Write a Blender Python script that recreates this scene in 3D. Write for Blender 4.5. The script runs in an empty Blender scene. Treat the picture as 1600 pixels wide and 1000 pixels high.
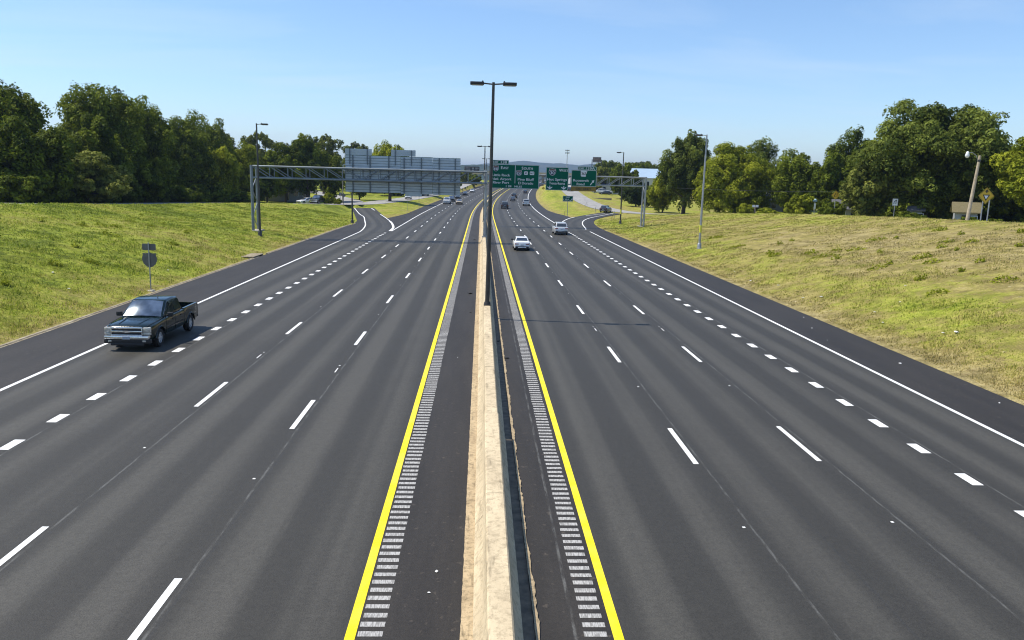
import bpy, bmesh, math, random
import numpy as np
from mathutils import Vector, Matrix

R = math.radians
scene = bpy.context.scene
COL = scene.collection
rng = np.random.default_rng(7)
random.seed(7)

# ------------------------------------------------------------------ helpers
def tag(o, label=None, cat=None, group=None, kind=None):
    if label: o["label"] = label
    if cat: o["category"] = cat
    if group: o["group"] = group
    if kind: o["kind"] = kind
    return o

def empty(name, loc=(0, 0, 0), rz=0.0, label=None, cat=None, group=None):
    o = bpy.data.objects.new(name, None)
    COL.objects.link(o)
    o.location = loc
    o.rotation_euler = (0, 0, rz)
    o.empty_display_size = 0.3
    return tag(o, label, cat, group)

def mesh_obj(name, verts, faces, mats, parent=None, midx=None, smooth=None):
    me = bpy.data.meshes.new(name)
    me.from_pydata([tuple(v) for v in verts], [], faces)
    for m in (mats if isinstance(mats, (list, tuple)) else [mats]):
        me.materials.append(m)
    if midx is not None:
        me.polygons.foreach_set("material_index", midx)
    if smooth:
        me.polygons.foreach_set("use_smooth", [True] * len(me.polygons))
        me.set_sharp_from_angle(angle=R(smooth))
    me.update()
    o = bpy.data.objects.new(name, me)
    COL.objects.link(o)
    if parent: o.parent = parent
    return o

class MB:
    """collects primitives into one mesh"""
    def __init__(self):
        self.v, self.f, self.m = [], [], []
        self.M = None
    def add(self, verts, faces, mi=0):
        b = len(self.v)
        if self.M is not None:
            verts = [self.M @ Vector(v) for v in verts]
        self.v += [tuple(v) for v in verts]
        self.f += [tuple(i + b for i in f) for f in faces]
        self.m += [mi] * len(faces)
        return self
    def box(self, x0, x1, y0, y1, z0, z1, mi=0):
        v = [(x, y, z) for x in (x0, x1) for y in (y0, y1) for z in (z0, z1)]
        f = [(0, 1, 3, 2), (4, 6, 7, 5), (0, 4, 5, 1), (2, 3, 7, 6), (0, 2, 6, 4), (1, 5, 7, 3)]
        return self.add(v, f, mi)
    def bbox(self, x0, x1, y0, y1, z0, z1, b=0.02, mi=0, seg=2):
        bm = bmesh.new()
        bmesh.ops.create_cube(bm, size=1.0)
        for v in bm.verts:
            v.co = Vector(((x0 + x1) / 2 + v.co.x * (x1 - x0), (y0 + y1) / 2 + v.co.y * (y1 - y0), (z0 + z1) / 2 + v.co.z * (z1 - z0)))
        bmesh.ops.bevel(bm, geom=list(bm.edges), offset=b, segments=seg, affect='EDGES', profile=0.5)
        return self.bm(bm, mi)
    def bm(self, bm, mi=0):
        bm.verts.index_update()
        self.add([v.co.copy() for v in bm.verts], [[v.index for v in f.verts] for f in bm.faces], mi)
        bm.free()
        return self
    def tube(self, pts, rad, n=8, mi=0, cap=True):
        pts = [Vector(p) for p in pts]
        if not isinstance(rad, (list, tuple)): rad = [rad] * len(pts)
        vs, fs = [], []
        up = None
        for i, p in enumerate(pts):
            d = (pts[min(i + 1, len(pts) - 1)] - pts[max(i - 1, 0)]).normalized()
            if up is None:
                up = Vector((0, 0, 1)) if abs(d.z) < 0.9 else Vector((1, 0, 0))
            a = d.cross(up).normalized(); b = a.cross(d).normalized(); up = b
            for k in range(n):
                t = 2 * math.pi * k / n + math.pi / n
                vs.append(p + (a * math.cos(t) + b * math.sin(t)) * rad[i])
        for i in range(len(pts) - 1):
            for k in range(n):
                fs.append((i * n + k, i * n + (k + 1) % n, (i + 1) * n + (k + 1) % n, (i + 1) * n + k))
        if cap:
            fs.append(tuple(range(n - 1, -1, -1)))
            fs.append(tuple((len(pts) - 1) * n + k for k in range(n)))
        return self.add(vs, fs, mi)
    def plate(self, poly, y0, y1, mi=0):
        """polygon in local xz extruded along y"""
        n = len(poly)
        vs = [(x, y0, z) for x, z in poly] + [(x, y1, z) for x, z in poly]
        fs = [tuple(range(n)), tuple(range(2 * n - 1, n - 1, -1))]
        fs += [(i, i + n, (i + 1) % n + n, (i + 1) % n) for i in range(n)]
        return self.add(vs, fs, mi)
    def lathe(self, prof, n=20, axis='X', c=(0, 0, 0), mi=0, caps=True):
        """profile of (radius, offset along axis)"""
        vs, fs = [], []
        for r_, a_ in prof:
            for k in range(n):
                t = 2 * math.pi * k / n
                p = (a_, r_ * math.cos(t), r_ * math.sin(t)) if axis == 'X' else ((r_ * math.cos(t), r_ * math.sin(t), a_) if axis == 'Z' else (r_ * math.cos(t), a_, r_ * math.sin(t)))
                vs.append((p[0] + c[0], p[1] + c[1], p[2] + c[2]))
        for i in range(len(prof) - 1):
            for k in range(n):
                fs.append((i * n + k, i * n + (k + 1) % n, (i + 1) * n + (k + 1) % n, (i + 1) * n + k))
        if caps: fs.append(tuple(range(n))); fs.append(tuple((len(prof) - 1) * n + k for k in range(n - 1, -1, -1)))
        return self.add(vs, fs, mi)
    def build(self, name, mats, parent=None, smooth=None, fix=True):
        o = mesh_obj(name, self.v, self.f, mats, parent, self.m, None)
        if fix:
            bm = bmesh.new(); bm.from_mesh(o.data)
            bmesh.ops.recalc_face_normals(bm, faces=bm.faces)
            bm.to_mesh(o.data); bm.free()
        if smooth:
            o.data.polygons.foreach_set("use_smooth", [True] * len(o.data.polygons))
            o.data.set_sharp_from_angle(angle=R(smooth))
        return o

# ------------------------------------------------------------------ node helper
class NT:
    def __init__(self, name):
        self.mat = bpy.data.materials.new(name)
        self.mat.use_nodes = True
        self.t = self.mat.node_tree
        self.t.nodes.clear()
        self.out = self.t.nodes.new('ShaderNodeOutputMaterial')
    def n(self, typ, ins=None, **kw):
        nd = self.t.nodes.new('ShaderNode' + typ)
        for k, v in kw.items(): setattr(nd, k, v)
        if ins:
            for k, v in ins.items(): self.set(nd.inputs[k], v)
        return nd
    def set(self, sock, v):
        if hasattr(v, 'is_output') or isinstance(v, bpy.types.NodeSocket):
            self.t.links.new(v, sock)
        else:
            sock.default_value = v
    def math(self, op, a, b=0.0, c=0.0, clamp=False):
        nd = self.n('Math', operation=op, use_clamp=clamp)
        self.set(nd.inputs[0], a); self.set(nd.inputs[1], b); self.set(nd.inputs[2], c)
        return nd.outputs[0]
    def maprange(self, v, a, b, c=0.0, d=1.0, smooth=True):
        nd = self.n('MapRange', interpolation_type='SMOOTHSTEP' if smooth else 'LINEAR')
        for k, x in zip(('Value', 'From Min', 'From Max', 'To Min', 'To Max'), (v, a, b, c, d)): self.set(nd.inputs[k], x)
        return nd.outputs[0]
    def mix(self, f, a, b, mode='MIX'):
        nd = self.n('Mix', data_type='RGBA', blend_type=mode)
        self.set(nd.inputs[0], f)
        self.set(nd.inputs[6], (*a, 1) if isinstance(a, tuple) and len(a) == 3 else a)
        self.set(nd.inputs[7], (*b, 1) if isinstance(b, tuple) and len(b) == 3 else b)
        return nd.outputs[2]
    def noise(self, vec, scale=1.0, detail=2.0, rough=0.55, dist=0.0):
        nd = self.n('TexNoise')
        self.set(nd.inputs['Vector'], vec); self.set(nd.inputs['Scale'], scale)
        nd.inputs['Detail'].default_value = detail; nd.inputs['Roughness'].default_value = rough
        nd.inputs['Distortion'].default_value = dist
        return nd.outputs[0]
    def obj(self): return self.n('TexCoord').outputs['Object']
    def pos(self): return self.n('NewGeometry').outputs['Position']
    def scale(self, vec, s):
        nd = self.n('Mapping'); self.set(nd.inputs[0], vec); nd.inputs['Scale'].default_value = s
        return nd.outputs[0]
    def bump(self, h, strength=0.3, dist=0.05):
        nd = self.n('Bump'); nd.inputs['Strength'].default_value = strength; nd.inputs['Distance'].default_value = dist
        self.set(nd.inputs['Height'], h); return nd.outputs[0]
    def principled(self, col, rough=0.6, metal=0.0, normal=None, spec=0.5, **kw):
        nd = self.n('BsdfPrincipled')
        self.set(nd.inputs['Base Color'], (*col, 1) if isinstance(col, tuple) and len(col) == 3 else col)
        self.set(nd.inputs['Roughness'], rough); self.set(nd.inputs['Metallic'], metal)
        nd.inputs['Specular IOR Level'].default_value = spec
        if normal is not None: self.set(nd.inputs['Normal'], normal)
        for k, v in kw.items(): self.set(nd.inputs[k.replace('_', ' ')], v)
        return nd
    def done(self, sh):
        self.t.links.new(sh.outputs[0] if hasattr(sh, 'outputs') else sh, self.out.inputs[0])
        return self.mat

def pmat(name, col, rough=0.6, metal=0.0, var=0.15, scale=2.0, bump=0.0, spec=0.5, **kw):
    """general procedural paint/metal/concrete: mottled base colour, uneven gloss"""
    t = NT(name)
    o = t.obj()
    n1 = t.noise(o, scale, 4.0, 0.6)
    f = t.maprange(n1, 0.3, 0.7, 1 - var, 1 + var, False)
    mul = t.n('Vector' + 'Math', operation='SCALE')
    mul.inputs[0].default_value = col; t.set(mul.inputs['Scale'], f)
    rg = t.maprange(t.noise(o, scale * 4, 2.0), 0.3, 0.7, max(0, rough - 0.06), min(1, rough + 0.06), False)
    nm = t.bump(t.noise(o, scale * 12, 3.0), bump, 0.02) if bump else None
    return t.done(t.principled(mul.outputs[0], rg, metal, nm, spec, **kw))

# ------------------------------------------------------------------ road alignment (metres; camera over x=0, y=0)
S0, RAD, S1, KV = 150.2, 2551.7, 172.6, 5.75e-5
def rz(s):
    s = np.asarray(s, float)
    a = np.clip(s - S1, 0, 300.0); e = np.clip(s - S1 - 300.0, 0, 200)
    return KV * a * a + 2 * KV * 300 * (e - e * e / 400.0)
def road(o, s, dz=0.0):
    t = max(0.0, s - S0); a = t / RAD
    return (RAD * (1 - math.cos(a)) + o * math.cos(a), min(s, S0) + RAD * math.sin(a) - o * math.sin(a), float(rz(s)) + dz)
def inv_road(x, y):
    x = np.asarray(x, float); y = np.asarray(y, float)
    ang = np.arctan2(y - S0, RAD - x); rad = np.hypot(x - RAD, y - S0)
    return np.where(y <= S0, x, RAD - rad), np.where(y <= S0, y, S0 + RAD * ang)
LINE = dict(YR=2.50, YL=-2.09, R1=6.14, R2=9.79, R3=13.36, WR=16.9, L1=-5.67, L2=-9.34, L3=-13.06, WL=-16.63)
EL = ([-60, 120, 128, 150, 165, 900], [-20.6, -20.5, -19.6, -16.7, -15.5, -15.3])
ER = ([-60, 120, 142, 170, 178, 185, 200, 900], [20.2, 19.9, 19.0, 18.9, 18.3, 17.3, 16.5, 16.3])
LFRONT = [(-53, -40, 6.6), (-52, 30, 5.6), (-51.5, 78, 4.0), (-51.5, 110, 2.9), (-47, 138, 2.2), (-37, 163, 1.5), (-29, 188, .95), (-25, 210, 1.0), (-22, 235, 1.1), (-18.5, 275, 1.4), (-14, 330, 2.3), (-8, 400, 4.6), (-3, 440, 6.0)]
LSIDE = [(-30, 187, .95), (-35, 210, 1.0), (-48, 250, 1.2), (-66, 300, 1.6)]
RFRONT = [(52, -40, 7.0), (52, 30, 6.2), (51.5, 65, 4.9), (51.5, 106, 3.6), (51, 125, 2.95), (49, 147, 2.0), (43.5, 165, 1.2), (37, 179, .65), (32.0, 194, .8), (30.8, 214, 1.25), (30.8, 240, 2.1), (31.4, 270, 3.4), (33.5, 305, 4.9), (38, 350, 6.9), (46, 430, 9.6)]
ONRAMP = [(-15.0, 108, 0), (-15.5, 120, 0), (-17.3, 132, .05), (-19.8, 145, .1), (-22.2, 157, .2), (-26.2, 177, .45)]
EXRAMP = [(15.6, 120, 0), (16.0, 132, 0), (17.2, 144, .02), (19.3, 155, .06), (22.0, 164, .12), (25.5, 172.5, .25), (30.0, 180.5, .5)]
LCREST = [(-46, 30, 5.7), (-46.3, 78, 4.16), (-46.3, 110, 3.05), (-41, 140, 2.42), (-31.5, 162, 1.7)]
RCREST = [(46.5, 20, 6.4), (46.5, 65, 5.2), (46.5, 106, 4.05), (45.8, 125, 3.3), (43.2, 149, 2.2), (40, 166, 1.0)]
RBACK = [(74, 40, 3.4), (74, 90, 2.4), (74, 130, 1.7), (72, 175, 1.0)]
GORE = [(23.4, 300, 4.1), (25, 285, 3.9), (24.5, 262, 2.9), (23, 235, 1.7), (22.5, 210, .8)]

def dens(poly, step=2.0):
    P = [Vector(p) for p in poly]
    # Catmull-Rom through the control points
    out = []
    for i in range(len(P) - 1):
        p0, p1, p2, p3 = P[max(i - 1, 0)], P[i], P[i + 1], P[min(i + 2, len(P) - 1)]
        n = max(2, int((p2 - p1).length / step))
        for k in range(n):
            t = k / n
            out.append(0.5 * ((2 * p1) + (p2 - p0) * t + (2 * p0 - 5 * p1 + 4 * p2 - p3) * t * t + (3 * p1 - p0 - 3 * p2 + p3) * t ** 3))
    out.append(P[-1])
    return np.array([tuple(v) for v in out])
CTRL = [(dens(LFRONT), 3.6), (dens(LSIDE), 3.0), (dens(RFRONT), 3.3), (dens(ONRAMP), 3.6), (dens(EXRAMP), 3.8), (dens(LCREST), .4), (dens(RCREST), .5), (dens(GORE), .4), (dens(RBACK), .5)]

_lat = np.random.default_rng(99).random((64, 256, 256))
def vnoise(x, y, size, k):
    u, v = x / size + 500.3, y / size + 500.7
    i, j = np.floor(u).astype(int), np.floor(v).astype(int); a, b = u - i, v - j
    a = a * a * (3 - 2 * a); b = b * b * (3 - 2 * b); L = _lat[k]
    return (L[i % 256, j % 256] * (1 - a) + L[(i + 1) % 256, j % 256] * a) * (1 - b) + (L[i % 256, (j + 1) % 256] * (1 - a) + L[(i + 1) % 256, (j + 1) % 256] * a) * b
def height(x, y, want_d=False):
    x = np.atleast_1d(np.asarray(x, float)); y = np.atleast_1d(np.asarray(y, float))
    o, s = inv_road(x, y)
    eL = np.interp(s, *EL); eR = np.interp(s, *ER)
    d = np.maximum(0, np.maximum(o - eR, eL - o) - 0.5)
    ws = 1.0 / (d + 0.03) ** 1.25
    num = ws * rz(s); den = ws.copy(); dmin = d.copy(); inside = np.where(d <= 0, rz(s), np.nan)
    for P, hw in CTRL:
        bd = np.full(x.shape, 1e9); bz = np.zeros(x.shape)
        for i in range(len(P)):
            dd = np.hypot(x - P[i, 0], y - P[i, 1])
            m = dd < bd
            bd = np.where(m, dd, bd); bz = np.where(m, P[i, 2], bz)
        d = np.maximum(0, bd - hw - 0.4)
        w = 1.0 / (d + 0.03) ** 1.25
        if hw < 1: w = w * 0.8
        num += w * bz; den += w
        if hw > 1: dmin = np.minimum(dmin, d)
        if hw > 1: inside = np.where((d <= 0) & np.isnan(inside), bz, inside)
    h = num / den
    # small natural unevenness away from the pavements
    amp = np.clip((dmin - 0.5) / 6, 0, 1)
    h = h + amp * (0.26 * (vnoise(x, y, 7.0, 1) - .5) + 0.14 * (vnoise(x, y, 2.6, 2) - .5))
    far = np.clip((np.hypot(x, y) - 500) / 600, 0, 1)
    h = h * (1 - far) + 2.0 * far
    h = np.where(np.isnan(inside), h, inside)
    return (h - 0.05, dmin) if want_d else h - 0.05
def gz(x, y): return float(height(x, y)[0])
# ------------------------------------------------------------------ camera, world, sun
cd_ = bpy.data.cameras.new("camera"); cam = bpy.data.objects.new("camera", cd_); COL.objects.link(cam)
scene.camera = cam
PITCH, YAW, ROLL, FPX, CAMH = R(10.294487), R(2.473857), R(1.487833), 1213.235, 7.707
fw = Vector((math.sin(YAW) * math.cos(PITCH), math.cos(YAW) * math.cos(PITCH), -math.sin(PITCH)))
r0 = Vector((math.cos(YAW), -math.sin(YAW), 0)); u0 = r0.cross(fw)
rr = r0 * math.cos(ROLL) + u0 * math.sin(ROLL); uu = -r0 * math.sin(ROLL) + u0 * math.cos(ROLL)
cam.matrix_world = Matrix(((rr.x, uu.x, -fw.x, 0), (rr.y, uu.y, -fw.y, 0), (rr.z, uu.z, -fw.z, CAMH), (0, 0, 0, 1)))
cd_.sensor_width = 36; cd_.lens = FPX / 1600 * 36; cd_.clip_start = 0.1; cd_.clip_end = 20000

SUN = Vector((-7.5, 0.9, 12.45)).normalized()
w = bpy.data.worlds.new("World"); scene.world = w; w.use_nodes = True
nt = w.node_tree; nt.nodes.clear()
sky = nt.nodes.new('ShaderNodeTexSky'); sky.sky_type = 'NISHITA'; sky.sun_disc = False
sky.sun_elevation = math.asin(SUN.z); sky.sun_rotation = math.atan2(SUN.x, SUN.y)
sky.air_density = 1.0; sky.dust_density = 0.0; sky.ozone_density = 6.0; sky.altitude = 0
bg = nt.nodes.new('ShaderNodeBackground'); bg.inputs[1].default_value = 0.15
wo = nt.nodes.new('ShaderNodeOutputWorld')
# thin high cirrus, drawn out into streaks
tc = nt.nodes.new('ShaderNodeTexCoord'); sx = nt.nodes.new('ShaderNodeSeparateXYZ'); nt.links.new(tc.outputs['Generated'], sx.inputs[0])
def wm(op, a, b):
    n_ = nt.nodes.new('ShaderNodeMath'); n_.operation = op
    for i_, v_ in enumerate((a, b)):
        if hasattr(v_, 'is_output'): nt.links.new(v_, n_.inputs[i_])
        else: n_.inputs[i_].default_value = v_
    return n_.outputs[0]
zden = wm('ADD', sx.outputs[2], .12)
cx_ = nt.nodes.new('ShaderNodeCombineXYZ'); nt.links.new(wm('MULTIPLY', wm('DIVIDE', sx.outputs[0], zden), .35), cx_.inputs[0]); nt.links.new(wm('DIVIDE', sx.outputs[1], zden), cx_.inputs[1])
cn = nt.nodes.new('ShaderNodeTexNoise'); cn.inputs['Scale'].default_value = 1.6; cn.inputs['Detail'].default_value = 6; cn.inputs['Roughness'].default_value = .55; cn.inputs['Distortion'].default_value = .6
nt.links.new(cx_.outputs[0], cn.inputs['Vector'])
cm = nt.nodes.new('ShaderNodeMapRange'); nt.links.new(cn.outputs[0], cm.inputs[0]); cm.inputs[1].default_value = .48; cm.inputs[2].default_value = .80; cm.inputs[3].default_value = 0; cm.inputs[4].default_value = .38
mxs = nt.nodes.new('ShaderNodeMix'); mxs.data_type = 'RGBA'; nt.links.new(cm.outputs[0], mxs.inputs[0]); nt.links.new(sky.outputs[0], mxs.inputs[6]); mxs.inputs[7].default_value = (4.6, 5.4, 6.2, 1)
nt.links.new(mxs.outputs[2], bg.inputs[0]); nt.links.new(bg.outputs[0], wo.inputs[0])
sd = bpy.data.lights.new("sun", 'SUN'); sd.energy = 4.9; sd.angle = R(0.53); sd.color = (1.0, 0.93, 0.81)
so = bpy.data.objects.new("sun", sd); COL.objects.link(so); so.rotation_euler = SUN.to_track_quat('Z', 'Y').to_euler(); so.location = (0, 0, 60)
scene.view_settings.view_transform = 'Standard'; scene.view_settings.look = 'None'
scene.view_settings.exposure = 0.26; scene.view_settings.gamma = 1.0
scene.cycles.max_bounces = 8; scene.cycles.transparent_max_bounces = 8
scene.cycles.caustics_reflective = False; scene.cycles.caustics_refractive = False
scene.cycles.use_denoising = True
scene.cycles.filter_width = 1.1

# ------------------------------------------------------------------ materials
def asphalt_material():
    t = NT("asphalt")
    uv = t.n('UVMap', uv_map="UV").outputs[0]
    sp = t.n('SeparateXYZ'); t.set(sp.inputs[0], uv); o, s = sp.outputs[0], sp.outputs[1]
    P = t.pos()
    wob = t.math('MULTIPLY', t.math('SUBTRACT', t.noise(t.scale(uv, (0.02, .012, 1)), 1.0, 2.0), .5), 0.9)
    ow = t.math('ADD', o, wob)
    # phase inside the 3.64 m lanes, counted outwards from the yellow lines
    right = t.math('GREATER_THAN', o, 0.4)
    a = t.math('ABSOLUTE', ow)
    start = t.math('ADD', 2.09, t.math('MULTIPLY', right, .41))
    ph = t.math('DIVIDE', t.math('SUBTRACT', a, start), 3.64)
    wave = t.math('COSINE', t.math('MULTIPLY', ph, 4 * math.pi))
    tracks = t.maprange(wave, -1.0, 1.0, 1.0, 0.0)
    # uneven strength of each track: noise stretched along the road
    st = t.noise(t.scale(uv, (0.55, 0.006, 1)), 1.0, 3.0, .6)
    st2 = t.noise(t.scale(uv, (3.2, 0.02, 1)), 1.0, 3.0, .6)
    tr = t.math('MULTIPLY', tracks, t.maprange(st, .35, .65, .3, 1.15))
    tr = t.math('ADD', tr, t.math('MULTIPLY', t.math('SUBTRACT', st2, .5), 0.75))
    blot = t.noise(P, 0.35, 4.0, .6)
    tr = t.math('ADD', tr, t.math('MULTIPLY', t.math('SUBTRACT', blot, .5), 0.5))
    lane = t.mix(t.maprange(tr, -0.1, 1.15, 0, 1), (.0345, .0322, .0268), (.0665, .0625, .0525))
    # shoulders: darker, browner
    osh = t.math('SUBTRACT', o, t.math('MULTIPLY', right, .25))
    insh = t.math('LESS_THAN', t.math('ABSOLUTE', t.math('SUBTRACT', o, .2)), 2.28)
    outL = t.math('LESS_THAN', o, t.n('Attribute', attribute_name="edge_l").outputs['Fac'])
    outR = t.math('GREATER_THAN', o, t.n('Attribute', attribute_name="edge_r").outputs['Fac'])
    shm = t.math('ADD', insh, t.math('ADD', outL, outR), clamp=True)
    shn = t.noise(t.scale(uv, (1.2, .12, 1)), 1.0, 4.0, .65)
    shc = t.mix(t.maprange(shn, .3, .7), (.0210, .0180, .0148), (.0325, .0280, .0230))
    spk = t.maprange(t.noise(P, 5.0, 3.0), .62, .72)
    shc = t.mix(t.math('MULTIPLY', spk, .25), shc, (.16, .13, .10))
    col = t.mix(shm, lane, shc)
    # long paving joints beside the lane lines
    seam = None
    for oc in (6.32, 10.02, 13.62, -5.5, -9.18, -12.86, 1.75):
        dd = t.math('ABSOLUTE', t.math('SUBTRACT', t.math('ADD', o, t.math('MULTIPLY', wob, .06)), oc))
        m = t.maprange(dd, .012, .045, 1.0, 0.0)
        seam = m if seam is None else t.math('MAXIMUM', seam, m)
    sn = t.noise(t.scale(uv, (9, 1.1, 1)), 1.0, 4.0, .7)
    seaml = t.math('MULTIPLY', seam, t.maprange(sn, .42, .62, 0.04, .55))
    col = t.mix(seaml, col, (.15, .15, .14))
    dark = None
    for oc in (6.42, 10.12, 7.75, -5.42, -9.1, -7.2):
        dd = t.math('ABSOLUTE', t.math('SUBTRACT', t.math('ADD', o, t.math('MULTIPLY', wob, .12)), oc))
        m = t.maprange(dd, .01, .05, 1.0, 0.0)
        dark = m if dark is None else t.math('MAXIMUM', dark, m)
    col = t.mix(t.math('MULTIPLY', dark, t.maprange(st2, .4, .6, .1, .5)), col, (.032, .032, .031))
    # stone grain
    g1 = t.noise(P, 38.0, 2.0, .7); g2 = t.noise(P, 13.0, 3.0, .75); g3 = t.noise(P, 4.5, 3.0, .7)
    gg = t.math('ADD', t.maprange(g1, .3, .7, .70, 1.30, False), t.math('ADD', t.maprange(g2, .3, .7, -.20, .20, False), t.maprange(g3, .3, .7, -.10, .10, False)))
    sc = t.n('VectorMath', operation='SCALE'); t.set(sc.inputs[0], col); t.set(sc.inputs['Scale'], gg)
    fine = t.bump(g1, .35, .02)
    return t.done(t.principled(sc.outputs[0], .68, 0, fine, .38))

def paint_material(name, col, wear=.5):
    t = NT(name)
    P = t.pos()
    n = t.noise(P, 7.0, 5.0, .7); n2 = t.noise(P, 1.2, 2.0)
    worn = t.math('MULTIPLY', t.maprange(n, .60, .74), wear)
    c = t.mix(worn, col, (.17, .17, .165))
    c = t.mix(t.maprange(n2, .35, .75, 0, .16), c, (.3, .29, .27))
    return t.done(t.principled(c, .6, 0, t.bump(t.noise(P, 40, 2), .2, .01), .4))

def concrete_material(name, a, b, stain=(.20, .16, .11), scale=1.0):
    t = NT(name)
    P = t.pos()
    n = t.noise(t.scale(P, (1.5, .5, 1.5)), scale, 5.0, .62); n2 = t.noise(P, 6.0 * scale, 5.0, .7); n3 = t.noise(t.scale(P, (6, .8, 1)), scale, 4, .6)
    c = t.mix(t.maprange(n, .32, .68), a, b)
    c = t.mix(t.maprange(n2, .45, .68, 0, .7), c, stain)
    n4 = t.noise(P, 1.7 * scale, 6.0, .75); c = t.mix(t.maprange(n4, .52, .66, 0, .55), c, stain)
    n5 = t.noise(P, 26.0, 3.0, .7); c = t.mix(t.maprange(n5, .60, .72, 0, .6), c, tuple(x * .35 for x in stain))
    c = t.mix(t.maprange(n3, .56, .70, 0, .5), c, tuple(x * .5 for x in stain))
    return t.done(t.principled(c, .88, 0, t.bump(n2, .5, .02), .25))

def ground_material(name="grass_ground", blade=False):
    t = NT(name)
    P = t.pos()
    dry = t.n('Attribute', attribute_name="dry").outputs['Fac']
    big = t.noise(P, .09, 4.0, .6); mid = t.noise(P, .45, 5.0, .65); fin = t.noise(P, 2.6, 5.0, .7); tiny = t.noise(P, 14.0, 3.0, .7)
    v = t.math('ADD', dry, t.math('MULTIPLY', t.math('SUBTRACT', big, .5), 1.0))
    v = t.math('ADD', v, t.math('MULTIPLY', t.math('SUBTRACT', mid, .5), 1.1))
    v = t.math('ADD', v, t.math('MULTIPLY', t.math('SUBTRACT', fin, .5), .9))
    if blade:
        rndv = t.n('Attribute', attribute_name="rnd").outputs['Fac']
        v = t.math('ADD', v, t.math('MULTIPLY', t.math('SUBTRACT', rndv, .5), .55))
    ramp = t.n('ValToRGB'); t.set(ramp.inputs[0], v)
    cr = ramp.color_ramp
    stops = [(0.0, (.22, .28, .034)), (.20, (.43, .49, .058)), (.42, (.51, .505, .10)), (.62, (.50, .43, .13)), (.8, (.55, .455, .17)), (1.0, (.60, .49, .22))]
    while len(cr.elements) < len(stops): cr.elements.new(.5)
    for e, (p, c) in zip(cr.elements, stops): e.position = p; e.color = (*c, 1)
    c = ramp.outputs[0]
    patch = t.n('VectorMath', operation='SCALE'); t.set(patch.inputs[0], c); t.set(patch.inputs['Scale'], t.maprange(t.noise(P, .7, 5.0, .7), .38, .62, .74, 1.14)); c = patch.outputs[0]
    if blade:
        c = t.mix(1.0, c, (.88, .88, .86), 'MULTIPLY')
    if not blade:
        c = t.mix(1.0, c, (.66, .66, .66), 'MULTIPLY')
        soil = t.math('MULTIPLY', t.maprange(t.noise(P, 1.1, 5.0, .7), .52, .66), t.maprange(dry, .25, .8, .12, .9))
        c = t.mix(soil, c, (.25, .195, .085))
        stone = t.math('MULTIPLY', t.maprange(t.noise(t.scale(P, (.6, 1.0, 1)), 2.1, 4.0, .6), .66, .70), t.maprange(dry, .35, .8, 0, .7))
        c = t.mix(stone, c, (.56, .47, .30))
        sc = t.n('VectorMath', operation='SCALE'); t.set(sc.inputs[0], c); t.set(sc.inputs['Scale'], t.math('ADD', t.maprange(tiny, .3, .7, .62, 1.28, False), t.math('ADD', t.maprange(t.noise(P, 30.0, 2.0, .8), .3, .7, -.22, .22, False), t.maprange(fin, .35, .65, -.16, .12, False))))
        hh = t.math('ADD', t.math('MULTIPLY', fin, 1.0), t.math('MULTIPLY', tiny, .35))
        return t.done(t.principled(sc.outputs[0], .95, 0, t.bump(hh, .9, .25), .1))
    ps = t.principled(c, .7, 0, None, .2)
    tr = t.n('BsdfTranslucent'); t.set(tr.inputs[0], c)
    mx = t.n('MixShader'); mx.inputs[0].default_value = .5
    t.t.links.new(ps.outputs[0], mx.inputs[1]); t.t.links.new(tr.outputs[0], mx.inputs[2])
    return t.done(mx)

M = {}
M['asphalt'] = asphalt_material()
M['white_paint'] = paint_material("white_road_paint", (.80, .80, .78), .8)
M['yellow_paint'] = paint_material("yellow_road_paint", (.86, .68, .004), .38)
def groove_material():
    t = NT("milled_groove"); uv = t.pos()
    n = t.noise(t.scale(uv, (42, 5, 1)), 1.0, 2.0, .6); n2 = t.noise(uv, 9.0, 4.0, .7)
    c = t.mix(t.maprange(n, .42, .58), (.24, .235, .225), (.43, .425, .41)); c = t.mix(t.maprange(n2, .60, .75, 0, .45), c, (.10, .10, .098))
    return t.done(t.principled(c, .85, 0, None, .2))
M['groove'] = groove_material()
M['concrete'] = concrete_material("barrier_concrete", (.64, .525, .345), (.53, .43, .28), (.33, .265, .17))
M['pan'] = concrete_material("pan_concrete", (.50, .39, .24), (.40, .305, .185), (.19, .15, .09), 1.4)
M['pale_road'] = concrete_material("pale_concrete_road", (.36, .35, .33), (.29, .285, .275), (.22, .21, .19), .3)
M['kerb'] = concrete_material("kerb_concrete", (.40, .345, .24), (.30, .25, .17), (.12, .09, .05), 1.2)
M['ground'] = ground_material()
M['blade'] = ground_material("grass_blades", True)

# ------------------------------------------------------------------ road sheets
def ribbon_sheet(name, rows, mat, kind='structure', edges=None, label=None):
    """rows: list of (list of (o, point)), s -> one sheet with a UV of (offset, station)"""
    nv = len(rows[0][0]); verts = []; uvs = []; el = []; er = []
    for pts, s in rows:
        for o, p in pts: verts.append(p); uvs.append((o, s))
    faces = []
    for i in range(len(rows) - 1):
        for k in range(nv - 1):
            faces.append((i * nv + k, i * nv + k + 1, (i + 1) * nv + k + 1, (i + 1) * nv + k))
    ob = mesh_obj(name, verts, faces, mat)
    me = ob.data
    uvl = me.uv_layers.new(name="UV")
    li = np.zeros(len(me.loops), int); me.loops.foreach_get("vertex_index", li)
    uvl.data.foreach_set("uv", np.array(uvs)[li].ravel())
    if edges:
        for nm, fn in zip(("edge_l", "edge_r"), edges):
            at = me.attributes.new(nm, 'FLOAT', 'POINT')
            at.data.foreach_set("value", [float(fn(uv[1])) for uv in uvs])
    tag(ob, label, None, None, kind)
    return ob

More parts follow.
